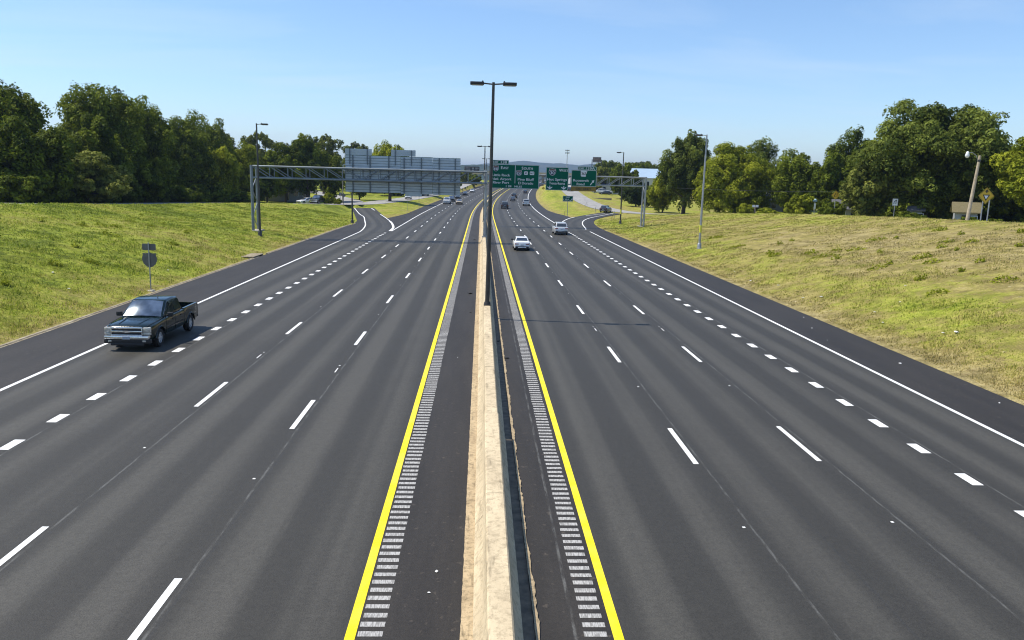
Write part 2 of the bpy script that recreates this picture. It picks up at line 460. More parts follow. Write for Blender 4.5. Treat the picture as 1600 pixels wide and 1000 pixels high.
stations = list(np.arange(-40, 160, 4.0)) + list(np.arange(160, 700, 8.0))
rows = []
for s in stations:
    l, r_ = float(np.interp(s, *EL)), float(np.interp(s, *ER))
    rows.append(([(o, road(o, s)) for o in (l, l * .5, 0, r_ * .5, r_)], s))
def wl_edge(s): return -16.63 if s < 108 else float(np.interp(s, [108, 113, 126], [-16.63, -12.9, -12.62]))
def wr_edge(s): return 16.9 if s < 118 else float(np.interp(s, [118, 124, 135], [16.9, 13.6, 13.45]))
ribbon_sheet("freeway_road", rows, M['asphalt'], edges=(wl_edge, wr_edge))

def frame_poly(poly):
    P = dens(poly, 2.0); out = []; acc = 0
    for i, p in enumerate(P):
        d = P[min(i + 1, len(P) - 1)][:2] - P[max(i - 1, 0)][:2]; d /= np.hypot(*d)
        if i: acc += np.hypot(*(P[i][:2] - P[i - 1][:2]))
        out.append((p, np.array([d[1], -d[0]]), acc))
    return out
def poly_pt(fr, i, o, dz):
    p, nrm, acc = fr[i]
    return (p[0] + nrm[0] * o, p[1] + nrm[1] * o, p[2] + dz)
def poly_sheet(name, poly, wl, wr, mat, dz, uo=0.0, us=0.0, edges=None):
    fr = frame_poly(poly); rows = []
    for i, (p, nrm, acc) in enumerate(fr):
        l = wl(acc) if callable(wl) else wl; r_ = wr(acc) if callable(wr) else wr
        rows.append(([(o + uo, poly_pt(fr, i, o, dz)) for o in (l, (l + r_) / 2, r_)], acc + us))
    return ribbon_sheet(name, rows, mat, edges=edges)

on_l = lambda a: float(np.interp(a, [0, 12, 25, 50, 71], [-5.4, -4.6, -3.4, -3.0, -2.8]))
ex_r = lambda a: float(np.interp(a, [0, 22, 40, 70], [4.2, 3.8, 3.2, 3.0]))
poly_sheet("on_ramp_road", ONRAMP, on_l, 2.3, M['asphalt'], .008, -14.85, 100, (lambda s: -14.85 - 2.0, lambda s: 99.0))
poly_sheet("exit_ramp_road", EXRAMP, -2.3, ex_r, M['asphalt'], .008, 15.15, 100, (lambda s: -99.0, lambda s: 15.15 + 2.0))
poly_sheet("left_frontage_road", LFRONT, -3.6, 3.6, M['pale_road'], .014)
poly_sheet("left_side_street", LSIDE, -2.9, 2.9, M['pale_road'], .010)
poly_sheet("right_frontage_road", RFRONT, -3.0, 3.0, M['pale_road'], .014)

# ------------------------------------------------------------------ painted markings
def strip(mb, o0, o1, s0, s1, dz=.005, step=6.0):
    n = max(1, int(math.ceil((s1 - s0) / step)))
    ss = [s0 + (s1 - s0) * i / n for i in range(n + 1)]
    f0 = o0 if callable(o0) else (lambda s: o0); f1 = o1 if callable(o1) else (lambda s: o1)
    v = []
    for s in ss: v += [road(f0(s), s, dz), road(f1(s), s, dz)]
    mb.add(v, [(2 * i, 2 * i + 1, 2 * i + 3, 2 * i + 2) for i in range(n)])
def marks(name, mb, mat):
    ob = mb.build(name, M[mat], fix=False); tag(ob, kind='structure'); return ob
mb = MB(); strip(mb, -2.175, -2.0, -20, 620); marks("yellow_edge_line", mb, 'yellow_paint')
mb = MB(); strip(mb, 2.41, 2.585, -20, 620); marks("yellow_edge_line", mb, 'yellow_paint')
mb = MB(); strip(mb, -16.72, -16.55, -20, 108); marks("white_edge_line", mb, 'white_paint')
mb = MB(); strip(mb, -12.70, -12.52, 111, 640); marks("white_edge_line", mb, 'white_paint')
mb = MB(); strip(mb, 16.81, 16.98, -20, 126); marks("white_edge_line", mb, 'white_paint')
mb = MB(); strip(mb, 13.36, 13.56, 121.5, 640); marks("white_edge_line", mb, 'white_paint')
for nm, ph in (('R1', 23.56), ('R2', 23.9), ('L1', 14.0), ('L2', 16.2)):
    mb = MB(); o = LINE[nm]
    for k in range(-3, 46):
        e = ph + 12.19 * k
        strip(mb, o - .075, o + .075, e - 3.15, e)
        if k % 4 == 1: strip(mb, o - .01, o + .03, e + 3.9, e + 4.6)     # left-over scraps of the old line
        strip(mb, o - .035, o + .035, e + 5.0, e + 5.07)                  # small reflective studs between the dashes
    marks("lane_dashes", mb, 'white_paint')
for nm, ph, smax in (('R3', 19.47, 119), ('L3', 31.16 - 2.449 * 10, 110)):
    mb = MB(); o = LINE[nm]; s = ph - 2.449 * 5
    while s < smax:
        strip(mb, o - .155, o + .155, s - .42, s + .42); s += 2.449
    marks("dotted_lane_line", mb, 'white_paint')
def poly_line(mb, poly, hw, dz):
    fr = frame_poly(poly); v = []
    for i in range(len(fr)):
        h = hw(i / (len(fr) - 1)) if callable(hw) else hw
        v += [poly_pt(fr, i, -h, dz), poly_pt(fr, i, h, dz)]
    mb.add(v, [(2 * i, 2 * i + 1, 2 * i + 3, 2 * i + 2) for i in range(len(fr) - 1)])
mb = MB(); poly_line(mb, [(-16.63, 108, 0), (-16.95, 113, 0), (-18.0, 122.8, .012), (-19.9, 135, .06), (-21.7, 146, .11), (-23.9, 155, .2), (-28.3, 176.5, .45)], .09, .016); marks("ramp_edge_line", mb, 'white_paint')
mb = MB(); poly_line(mb, [(-12.85, 111, 0), (-13.15, 118, 0), (-14.0, 125, .02), (-15.1, 132, .06), (-17.2, 143, .1), (-20.5, 158.5, .2), (-24.6, 177, .45)], lambda t: .17 if t < .35 else .09, .016); marks("ramp_edge_line", mb, 'white_paint')
mb = MB(); poly_line(mb, [(13.55, 121.5, 0), (13.75, 131, 0), (14.6, 141, .012), (16.3, 151.5, .035), (18.8, 161.5, .09), (22.3, 169.5, .16), (28.2, 177.5, .46)], lambda t: .15 if t < .4 else .10, .018); marks("ramp_edge_line", mb, 'white_paint')
mb = MB(); poly_line(mb, [(16.9, 125, 0), (17.25, 128, 0), (18.3, 140, .01), (20.0, 151.5, .05), (22.7, 162, .12), (26.6, 171.5, .26), (30.6, 180, .5)], .09, .018); marks("ramp_edge_line", mb, 'white_paint')
for o0, o1 in ((-1.96, -1.54), (1.91, 2.31)):
    mb = MB(); s = 6.0
    while s < 330:
        strip(mb, o0 + random.uniform(-.012, .012), o1 + random.uniform(-.012, .012), s + random.uniform(-.006, .006), s + random.uniform(.138, .155), .004); s += .29
    marks("rumble_strip", mb, 'groove')

# ------------------------------------------------------------------ terrain
xs = np.unique(np.round(np.concatenate([np.arange(-78, 90, 1.0), [-20.6, 20.2], -78 - np.geomspace(2, 11000, 30), 90 + np.geomspace(2, 11000, 30)]), 3))
ys = np.unique(np.round(np.concatenate([np.arange(-46, 170, 1.25), np.arange(170, 320, 2.0), np.arange(320, 560, 5.0), 560 + np.geomspace(6, 12000, 30), [-60, -90, -160, -300, -700]]), 3))
X, Y = np.meshgrid(xs, ys)
Z, PD = height(X.ravel(), Y.ravel(), True)
nx, ny = len(xs), len(ys)
ZG, PG = Z.reshape(ny, nx), PD.reshape(ny, nx)
def grid(G, x, y):
    i = np.clip(np.searchsorted(xs, x) - 1, 0, nx - 2); j = np.clip(np.searchsorted(ys, y) - 1, 0, ny - 2)
    a = (x - xs[i]) / (xs[i + 1] - xs[i]); b = (y - ys[j]) / (ys[j + 1] - ys[j])
    return (G[j, i] * (1 - a) + G[j, i + 1] * a) * (1 - b) + (G[j + 1, i] * (1 - a) + G[j + 1, i + 1] * a) * b
def gz(x, y): return float(grid(ZG, np.array([float(x)]), np.array([float(y)]))[0])
V = np.stack([X.ravel(), Y.ravel(), Z], 1)
idx = np.arange(nx * ny).reshape(ny, nx)
Fq = np.stack([idx[:-1, :-1].ravel(), idx[:-1, 1:].ravel(), idx[1:, 1:].ravel(), idx[1:, :-1].ravel()], 1)
me = bpy.data.meshes.new("ground")
me.vertices.add(len(V)); me.vertices.foreach_set("co", V.ravel())
me.loops.add(Fq.size); me.loops.foreach_set("vertex_index", Fq.ravel())
me.polygons.add(len(Fq)); me.polygons.foreach_set("loop_start", np.arange(0, Fq.size, 4)); me.polygons.foreach_set("loop_total", np.full(len(Fq), 4))
me.polygons.foreach_set("use_smooth", np.ones(len(Fq), bool))
me.update(calc_edges=True); me.validate()
def dryness(x, y):
    o, s = inv_road(x, y)
    eL = np.interp(s, *EL); eR = np.interp(s, *ER)
    dl = np.maximum(0, eL - o); dr = np.maximum(0, o - eR)
    left = .20 + .42 * np.exp(-dl / 1.6) + .10 * np.exp(-((dl - 6) / 3) ** 2)
    # right bank: straw edge, a greener drift, then straw and bare earth higher up; greener again far along
    right = .60 + .46 * np.exp(-dr / 1.3) - .13 * np.exp(-((dr - 4.5) / 2.5) ** 2) + .15 * np.exp(-((dr - 15) / 7) ** 2)
    right = right - .20 * np.clip((s - 75) / 40, 0, 1)
    right = right + .10 * np.exp(-((dr - 17) / 8) ** 2) * np.clip((110 - s) / 40, 0, 1) + .22 * (vnoise(x, y, 8.0, 12) - .5)
    left = left + .26 * (vnoise(x, y, 9.0, 13) - .5) + .16 * (vnoise(x, y, 3.0, 14) - .5)
    return np.where(o < 0, left, right)
at = me.attributes.new("dry", 'FLOAT', 'POINT'); at.data.foreach_set("value", dryness(V[:, 0], V[:, 1]))
me.materials.append(M['ground'])
ground = bpy.data.objects.new("ground", me); COL.objects.link(ground); tag(ground, kind='structure')

# ------------------------------------------------------------------ grass blades (stuff)
def blades(name, n, omin, omax, smin, smax, hmin, hmax, mat, dens_pow=1.3, wid=.035, lean=.5):
    u = rng.random(n)
    s = smin * (smax / smin) ** (u ** dens_pow) if dens_pow else smin + (smax - smin) * u
    if omin < 0: o = -np.interp(rng.random(n) ** 1.1, [0, 1], [-omax, -omin])
    else: o = np.interp(rng.random(n) ** 1.1, [0, 1], [omin, omax])
    cl = 2.4 * (vnoise(o, s, 1.3, 5) - .5) + 1.6 * (vnoise(o, s, .45, 6) - .5)
    keep = rng.random(n) < np.clip(.55 + .35 * cl, .1, 1)
    keep &= grid(PG, o, s) > .15
    if omin > 0: keep &= (vnoise(o, s, 3.2, 9) * .65 + vnoise(o, s, 1.1, 10) * .35) > np.where(s < 95, .37, .27) - np.where(o < 27, .16, 0)
    o, s, cl = o[keep], s[keep], cl[keep]; n = len(o)
    x, y = o, s
    z = grid(ZG, x, y)
    dist = np.hypot(x, y)
    h = (hmin + (hmax - hmin) * rng.random(n) ** 1.6) * (1 + .35 * np.clip(cl, -.5, 1.2))
    wd = wid * (.6 + .8 * rng.random(n)) * (dist / 45) ** .8
    az = rng.random(n) * 2 * np.pi; la = rng.random(n) * 2 * np.pi; le = h * lean * rng.random(n)
    dx, dy = np.cos(az) * wd, np.sin(az) * wd
    v = np.zeros((n, 3, 3))
    v[:, 0] = np.stack([x - dx, y - dy, z - .02], 1); v[:, 1] = np.stack([x + dx, y + dy, z - .02], 1)
    v[:, 2] = np.stack([x + np.cos(la) * le, y + np.sin(la) * le, z + h], 1)
    me = bpy.data.meshes.new(name)
    me.vertices.add(3 * n); me.vertices.foreach_set("co", v.ravel())
    me.loops.add(3 * n); me.loops.foreach_set("vertex_index", np.arange(3 * n))
    me.polygons.add(n); me.polygons.foreach_set("loop_start", np.arange(0, 3 * n, 3)); me.polygons.foreach_set("loop_total", np.full(n, 3))
    me.update(calc_edges=True)
    a = me.attributes.new("dry", 'FLOAT', 'POINT'); a.data.foreach_set("value", np.repeat(dryness(x, y), 3))
    a = me.attributes.new("rnd", 'FLOAT', 'POINT'); a.data.foreach_set("value", np.repeat(rng.random(n), 3))
    me.materials.append(mat)
    ob = bpy.data.objects.new(name, me); COL.objects.link(ob)
    return tag(ob, None, None, None, 'stuff')
g1 = blades("grass", 230000, -47, -20.9, 24, 150, .03, .17, M['blade'])
tag(g1, "green mown grass covering the bank left of the road", "grass")
g2 = blades("grass", 260000, 20.5, 47, 20, 160, .03, .13, M['blade'])
tag(g2, "straw coloured dry grass covering the bank right of the road", "grass")
# ------------------------------------------------------------------ median barrier and kerbs
def profile_sweep(mb, prof, s0, s1, step=4.0, dz=0.0, cap=True):
    n = max(1, int(math.ceil((s1 - s0) / step))); k = len(prof); v = []; f = []
    for i in range(n + 1):
        s = s0 + (s1 - s0) * i / n
        v += [road(o, s, z + dz) for o, z in prof]
    for i in range(n):
        f += [(i * k + j, i * k + (j + 1) % k, (i + 1) * k + (j + 1) % k, (i + 1) * k + j) for j in range(k)]
    if cap: f += [tuple(range(k)), tuple(n * k + j for j in range(k - 1, -1, -1))]
    mb.add(v, f)
bar = empty("median_barrier", road(.42, 40))
tag(bar, "long weathered tan concrete barrier dividing the two carriageways", "barrier")
def to_local(ob, par):
    ob.parent = par; ob.matrix_parent_inverse = Matrix.Translation(-Vector(par.location)); return ob
prof = [(.0, -.02), (.0, .075), (.175, .31), (.245, .75), (.275, .78), (.59, .78), (.62, .75), (.68, .31), (.84, .075), (.84, -.02)]
mb = MB(); s = 22.3
while s < 470:
    profile_sweep(mb, prof, s + .012, s + 5.985); s += 6.0
to_local(mb.build("wall", M['concrete'], smooth=30), bar)
prof2 = [(-.01, -.02), (-.01, .075), (.165, .32), (.22, .82), (.25, .85), (.605, .85), (.635, .82), (.69, .32), (.85, .075), (.85, -.02)]
mb = MB(); s = 22.26
while s > -20:
    profile_sweep(mb, prof2, s - 6.0, s - .015); s -= 6.0
to_local(mb.build("near_wall", M['concrete'], smooth=30), bar)
mb = MB(); mb2 = MB()
def pansweep(mbx, a, b, seed):
    rs = random.Random(seed); v = []; n = 300; sL = [-20 + 490 * i / n for i in range(n + 1)]
    ss = [-20 + i * .12 for i in range(1000)] + [100 + i * 5 for i in range(75)]
    for s in ss:
        j = rs.uniform(-.007, .006)
        v += [road(a + (j if seed == 1 else 0), s, .012), road(b + (j if seed == 2 else 0), s, .012)]
    mbx.add(v, [(2 * i, 2 * i + 1, 2 * i + 3, 2 * i + 2) for i in range(len(ss) - 1)])
pansweep(mb, -.225, .02, 1); tag(mb.build("median_gutter_slab", M['pan'], fix=False), kind='structure')
pansweep(mb2, .82, 1.06, 2); tag(mb2.build("median_gutter_slab", pmat("shade_toned_gutter", (.17, .135, .092), .85, 0, .45, 4.0, .3), fix=False), kind='structure')  # barrier's shade is worked into this slab's darker colour
mb = MB(); rs = random.Random(3); v = []
ss = [-20 + i * .12 for i in range(1000)] + [100 + i * 5 for i in range(75)]
for s in ss: v += [road(1.065 + rs.uniform(-.006, .006), s, .05), road(1.145 + .02 * math.sin(s * 3.1) * math.sin(s * 1.7) + rs.uniform(-.016, .016), s, .03)]
mb.add(v, [(2 * i, 2 * i + 1, 2 * i + 3, 2 * i + 2) for i in range(len(ss) - 1)])
tag(mb.build("median_dirt", M['pan'], fix=False), kind='stuff'); 
tag(bpy.data.objects["median_dirt"], "line of pale dirt and dead weeds along the shaded barrier foot", "dirt")
# kerb along the left verge
mb = MB(); s = -20.0
while s < 126:
    e = float(np.interp(s, *EL)); l = s + 3.0
    j = random.uniform(-.03, .03)
    if not (70.5 < s < 73.5): profile_sweep(mb, [(e - .20, -.1), (e - .20, .05), (e - .06 + j, .05), (e - .02 + j, .012), (e + .06 + j, .006), (e + .06 + j, -.1)], s, l - .03, 1.5)
    s = l
tag(mb.build("kerb", M['kerb'], smooth=30), kind='structure')

# ------------------------------------------------------------------ metals and paints
M['galv'] = pmat("galvanised_steel", (.36, .37, .38), .45, .6, .18, 1.5)
M['gantry_paint'] = pmat("dull_galvanised_gantry", (.20, .23, .25), .55, .3, .2, 1.2)
M['dark_steel'] = pmat("weathered_dark_steel", (.058, .057, .054), .5, .3, .25, 2.0)
M['lamp_black'] = pmat("lamp_housing", (.022, .020, .020), .5, 0, .2, 3.0)
M['lens'] = pmat("lamp_lens", (.55, .55, .50), .2)
M['sign_back'] = pmat("aluminium_sign_back", (.42, .48, .53), .5, .35, .10, .7)
M['sign_back_dull'] = pmat("dull_sign_back", (.16, .155, .15), .6, .3, .2, 2.0)
M['rib'] = pmat("sign_rib", (.13, .16, .18), .55, .3, .2)
M['sign_green'] = pmat("sign_green_sheet", (.003, .108, .064), .9, 0, .05, .8, 0, .08)
M['sign_white'] = pmat("sign_white_sheet", (.70, .72, .74), .55, 0, .05, 1.0)
M['sign_ygold'] = pmat("sign_dull_yellow", (.24, .15, .018), .55, 0, .08, 1.0)
M['sign_yellow'] = pmat("warning_sign_yellow", (.55, .36, .02), .5, 0, .08, 2.0)
M['sign_black'] = pmat("sign_black", (.012, .012, .012), .55)
M['shield_blue'] = pmat("shield_blue", (.012, .022, .06), .55)
M['shield_red'] = pmat("shield_red", (.16, .075, .06), .55)
M['wood'] = pmat("weathered_wood_pole", (.40, .33, .23), .85, 0, .25, 3.0, .3)
M['flange'] = pmat("dark_flange", (.035, .034, .034), .6, .3, .2)
M['tape'] = pmat("yellow_tape", (.58, .56, .06), .6)
M['base_conc'] = pmat("pole_footing_concrete", (.42, .38, .30), .9, 0, .2, 2.0, .3)

# ------------------------------------------------------------------ light poles
def light_pole(x, y, zb, top, arms, label, rz=0.0, group="street lights along the freeway", mat='dark_steel', tape=False, tall_base=True, r=(.135, .075), lean=(0, 0)):
    root = empty("light_pole", (x, y, zb), rz, label, "street light", group)
    H = top - zb
    mb = MB(); mb.tube([(0, 0, .05), (lean[0] * .5, lean[1] * .5, H * .5), (lean[0], lean[1], H)], [r[0], (r[0] + r[1]) / 2, r[1]], 12); mb.build("pole", M[mat], root, 40)
    mb = MB()
    if tall_base:
        mb.lathe([(.30, 0), (.30, .05), (.24, .10), (.21, .55), (.15, .62)], 8, 'Z')
    else:
        mb.bbox(-.19, .19, -.22, .22, 0, .05, .01); mb.lathe([(.19, .05), (.17, .16), (.15, .20)], 12, 'Z')
    mb.build("base", M['flange'] if not tall_base else M[mat], root, 40)
    for d in arms:
        L = .55 + abs(d[1]) if isinstance(d, tuple) else .5
        sx = d[0] if isinstance(d, tuple) else d
        mb = MB(); mb.tube([(lean[0] + sx * .05, lean[1], H - .10), (lean[0] + sx * L, lean[1], H - .06)], .04, 8); mb.build("arm", M[mat], root, 40)
        mb = MB()
        x0, x1 = sorted((lean[0] + sx * (L - .05), lean[0] + sx * (L + .68)))
        mb.bbox(x0, x1, lean[1] - .19, lean[1] + .19, H - .15, H + .005, .03)
        mb.tube([(lean[0] + sx * (L + .02), lean[1], H), (lean[0] + sx * (L + .02), lean[1], H + .07)], .045, 8)
        h = mb.build("lamp_head", M['lamp_black'], root, 40)
        mb = MB(); mb.bbox(x0 + .08, x1 - .05, lean[1] - .14, lean[1] + .14, H - .175, H - .149, .008); mb.build("lens", M['lens'], h, 40)
    if tape:
        mb = MB(); mb.lathe([(r[0] * 1.0 + .012, 1.75), (r[0] * 1.0 + .01, 2.55)], 12, 'Z'); mb.build("band", M['tape'], root, 40)
    return root
light_pole(.44, 42.6, .78, 12.7, [(-1, .0), (1, .0)], "tallest and nearest double-armed light pole standing on the median barrier", tall_base=False, lean=(.10, 0), r=(.13, .075))
q = road(.46, 126.5); light_pole(q[0], q[1], .78, 12.75, [(-1, 0), (1, 0)], "second double-armed median light pole, just behind the round steel gantry post", tall_base=False)
q = road(.46, 214); light_pole(q[0], q[1], q[2] + .78, 12.95, [(-1, 0), (1, 0)], "farthest double-armed median light pole, tiny against the hills", tall_base=False)
light_pole(-24.84, 88.9, gz(-24.84, 88.9), 13.0, [(1, 0)], "single-armed light pole on the left bank in front of the gantry leg")
light_pole(-20.7, 127, gz(-20.7, 127), 12.6, [(1, 0)], "single-armed light pole behind the blank sign backs by the on-ramp")
light_pole(24.0, 84.4, gz(24.0, 84.4), 12.9, [(-1, 0)], "tall grey single-armed light pole on the right bank with a yellow band", mat='galv', tape=True)
light_pole(25.05, 139.6, gz(25.05, 139.6), 12.85, [(-1, 0)], "dark single-armed light pole beside the exit ramp, left of the gantry leg", tape=True)

# ------------------------------------------------------------------ gantries
def gantry(label, y0, depth, xleg, xmed, zt, zb, zleg, zmed, left):
    root = empty("sign_gantry", (xmed, y0, zmed)); tag(root, label, "sign gantry")
    B = lambda p: (p[0] - xmed, p[1] - y0, p[2] - zmed)
    P = 'gantry_paint' if left else 'galv'
    for yy in (y0, y0 + depth):
        mb = MB(); mb.tube([B((xleg, yy, zleg - .1)), B((xleg, yy, zt + .12))], .165 if yy == y0 else .15, 14); mb.build("leg", M[P], root, 40)
    mb = MB()
    z = zleg + .3; k = 0; step = (zb - zleg) / 4
    for k in range(4):
        a, b = (y0, y0 + depth) if k % 2 else (y0 + depth, y0)
        mb.tube([B((xleg, a, z + step * k - .1)), B((xleg, b, z + step * (k + 1) - .15))], .06, 8)
    mb.build("leg_brace", M[P], root, 40)
    mb = MB(); mb.box(*[c - o for c, o in zip((xleg - .6, xleg + .6), (xmed, xmed))], -.5, depth + .5, zleg - .6 - zmed, zleg + .02 - zmed); mb.build("footing", M['base_conc'], root)
    xa, xb = sorted((xleg, xmed))
    mb = MB()
    for yy in (y0 + .02, y0 + depth - .02):
        for zz in (zt, zb): mb.tube([B((xa - .15, yy, zz)), B((xb + .15, yy, zz))], .118, 8)
    mb.build("chord", M[P], root, 40)
    mb = MB(); n = max(4, int(round((xb - xa) / 2.05))); st = (xb - xa) / n
    for i in range(n + 1):
        x = xa + st * i
        for yy in (y0 + .02, y0 + depth - .02): mb.tube([B((x, yy, zb)), B((x, yy, zt))], .05, 6)
        mb.tube([B((x, y0 + .02, zt)), B((x, y0 + depth - .02, zt))], .032, 6); mb.tube([B((x, y0 + .02, zb)), B((x, y0 + depth - .02, zb))], .032, 6)
        if i < n:
            up = (i < n / 2) if left else (True)
            a, b = (zt, zb) if (left and i < n * .4) else (zb, zt)
            for yy in (y0 + .02, y0 + depth - .02): mb.tube([B((x, yy, a)), B((x + st, yy, b))], .05, 6)
            [mb.tube([B((x + st * q, y0 + .02, zz)), B((x + st * (q + .5), y0 + depth - .02, zz))], .045, 6) for q in (0, .5) for zz in (zb, zt)]; [mb.tube([B((x + st * (q + .5), y0 + .02, zz)), B((x + st * q, y0 + depth - .02, zz))], .045, 6) for q in (0, .5) for zz in (zb, zt)]
    mb.build("truss_web", M[P], root, 40)
    mb = MB(); mb.tube([B((xmed, y0 + depth / 2, zmed)), B((xmed, y0 + depth / 2, zt + .25))], .20, 16)
    mb.bbox(-.32, .32, depth / 2 - .3, depth / 2 + .3, 0, .06, .01); mb.build("median_post", M['galv'] if left else M[P], root, 40)
    return root
gantry("steel truss gantry over the left carriageway carrying the blank sign backs", 93.0, 2.1, -26.75, .5, 8.42, 7.1, gz(-26.75, 93), .78, True)
gantry("pale steel truss gantry over the right carriageway carrying the green signs", 127.5, 2.1, 26.75, .62, 8.45, 7.06, gz(26.75, 127.5), .78, False)

def sign_back_panel(x0, x1, z0, z1, y, label, ribs, notch=None):
    root = empty("gantry_sign", ((x0 + x1) / 2, y, z0)); tag(root, label, "road sign", "sign panels seen from behind on the left gantry")
    cx = (x0 + x1) / 2
    mb = MB(); n = int(round((z1 - z0) / .305)); h = (z1 - z0) / n
    for i in range(n):                                    # extruded planks with a real groove between them
        mb.box(x0 - cx, x1 - cx, 0, .05, i * h, (i + 1) * h - .05)
        mb.box(x0 - cx, x1 - cx, -.03, 0, i * h + .0, i * h + .03, 0)
    pn = mb.build("panel", M['sign_back'], root)
    mb = MB(); mb.box(x0 - cx + .01, x1 - cx - .01, .01, .045, 0, z1 - z0 - .03); mb.build("backing", M['rib'], pn)
    mb = MB(); mb.box(x0 - cx, x1 - cx, .052, .056, 0, z1 - z0); mb.build("face", M['sign_green'], root)
    for rx, ra, rb in ribs:
        mb = MB(); mb.box(rx - cx - .06, rx - cx + .06, -.16, -.032, ra - z0, rb - z0); mb.build("rib", M['rib'], root)
    return root
yb = 95.35
sign_back_panel(-16.3, -9.72, 5.69, 10.04, yb, "left sign back on the left gantry, its tall exit tab at the outer edge", [(-15.4, 5.7, 10.0), (-13.35, 5.7, 10.0), (-11.13, 5.7, 10.0)])
sign_back_panel(-9.69, -5.9, 5.60, 10.01, yb, "middle sign back on the left gantry with a stepped tab on top", [(-9.3, 5.65, 9.9), (-7.24, 5.65, 9.9)])
sign_back_panel(-5.87, -2.56, 5.58, 9.97, yb, "right sign back on the left gantry, the one nearest the median", [(-5.11, 5.65, 9.9), (-3.19, 5.65, 9.9)])
def tab_back(x0, x1, z0, z1, label):
    root = empty("exit_tab_sign", ((x0 + x1) / 2, yb, z0)); tag(root, label, "road sign", "sign panels seen from behind on the left gantry"); h = x1 - x0
    mb = MB()
    for i in range(3):
        mb.box(-h / 2, h / 2, 0, .05, i * .245 + .01, i * .245 + .235)
        mb.box(-h / 2, h / 2, -.03, 0, i * .245 + .01, i * .245 + .03)
    mb.box(-h / 2 + .01, h / 2 - .01, .01, .045, .0, z1 - z0 - .03); mb.build("panel", M['sign_back'], root)
    for sx in (-.33, .33):
        mb = MB(); mb.box(h * sx - .045, h * sx + .045, -.13, -.031, -1.1, z1 - z0 - .03); mb.build("rib", M['rib'], root)
tab_back(-16.3, -13.15, 10.05, 10.80, "wide exit tab seen from behind above the outermost sign back")
tab_back(-10.85, -7.94, 10.045, 10.78, "narrower exit tab seen from behind above the middle sign back")

# ------------------------------------------------------------------ lettering
_tc = {}
def text_geo(s):
    if s not in _tc:
        c = bpy.data.curves.new("txt", 'FONT'); c.body = s; c.resolution_u = 3
        o = bpy.data.objects.new("txt", c); COL.objects.link(o)
        bpy.context.view_layer.update()
        dg = bpy.context.evaluated_depsgraph_get()
        m = bpy.data.meshes.new_from_object(o.evaluated_get(dg))
        vs = [tuple(v.co) for v in m.vertices]; fs = [tuple(p.vertices) for p in m.polygons]
        bpy.data.objects.remove(o); bpy.data.curves.remove(c); bpy.data.meshes.remove(m)
        _tc[s] = (vs, fs)
    return _tc[s]
def put_text(mb, s, cx, zc, h, width=None, y=-.012, mi=0, align='C', bold=.0):
    """h = height of capitals; width = wanted total width (m)"""
    vs, fs = text_geo(s)
    x0, x1 = min(v[0] for v in vs), max(v[0] for v in vs)
    k = h / .70; kx = k if width is None else width / (x1 - x0)
    wdt = (x1 - x0) * kx
    off = cx - wdt / 2 if align == 'C' else cx
    mb.add([(off + (v[0] - x0) * kx, y, zc - h / 2 + v[1] * k) for v in vs], fs, mi)
    if bold:
        for d in (-bold, bold): mb.add([(off + (v[0] - x0) * kx + d, y - .001 * (1 if d > 0 else 2), zc - h / 2 + v[1] * k) for v in vs], fs, mi)
def line(root, s, cx, zc, h, width=None, mat='sign_white', bold=.012, name="text_line"):
    mb = MB(); put_text(mb, s, cx, zc, h, width, bold=bold); return mb.build(name, M[mat], root, fix=False)
def caps(root, big, small, x, zc, h):
    mb = MB(); small_caps(mb, big, small, x, zc, h); return mb.build("text_line", M['sign_white'], root, fix=False)
def small_caps(mb, big, small, x, zc, h):
    put_text(mb, big, x, zc, h, None, align='L', bold=.012)
    vs, _ = text_geo(big); w0 = (max(v[0] for v in vs) - min(v[0] for v in vs)) * h / .70
    put_text(mb, small, x + w0 + h * .18, zc - h * .1, h * .8, None, align='L', bold=.012)
def rrect(w, h, r, n=4):
    pts = []
    for cx, cz, a0 in ((w / 2 - r, h / 2 - r, 0), (-w / 2 + r, h / 2 - r, 90), (-w / 2 + r, -h / 2 + r, 180), (w / 2 - r, -h / 2 + r, 270)):
        for k in range(n + 1):
            a = R(a0 + 90 * k / n); pts.append((cx + r * math.cos(a), cz + r * math.sin(a)))
    return pts
def at(poly, cx, cz): return [(x + cx, z + cz) for x, z in poly]
def interstate(w, h):
    L = [(0, -.5), (.20, -.42), (.38, -.24), (.46, -.02), (.46, .18), (.40, .34), (.44, .46), (.22, .43), (0, .5)]
    pts = [(x * w / .92, z * h) for x, z in L] + [(-x * w / .92, z * h) for x, z in reversed(L[1:-1])]
    return pts
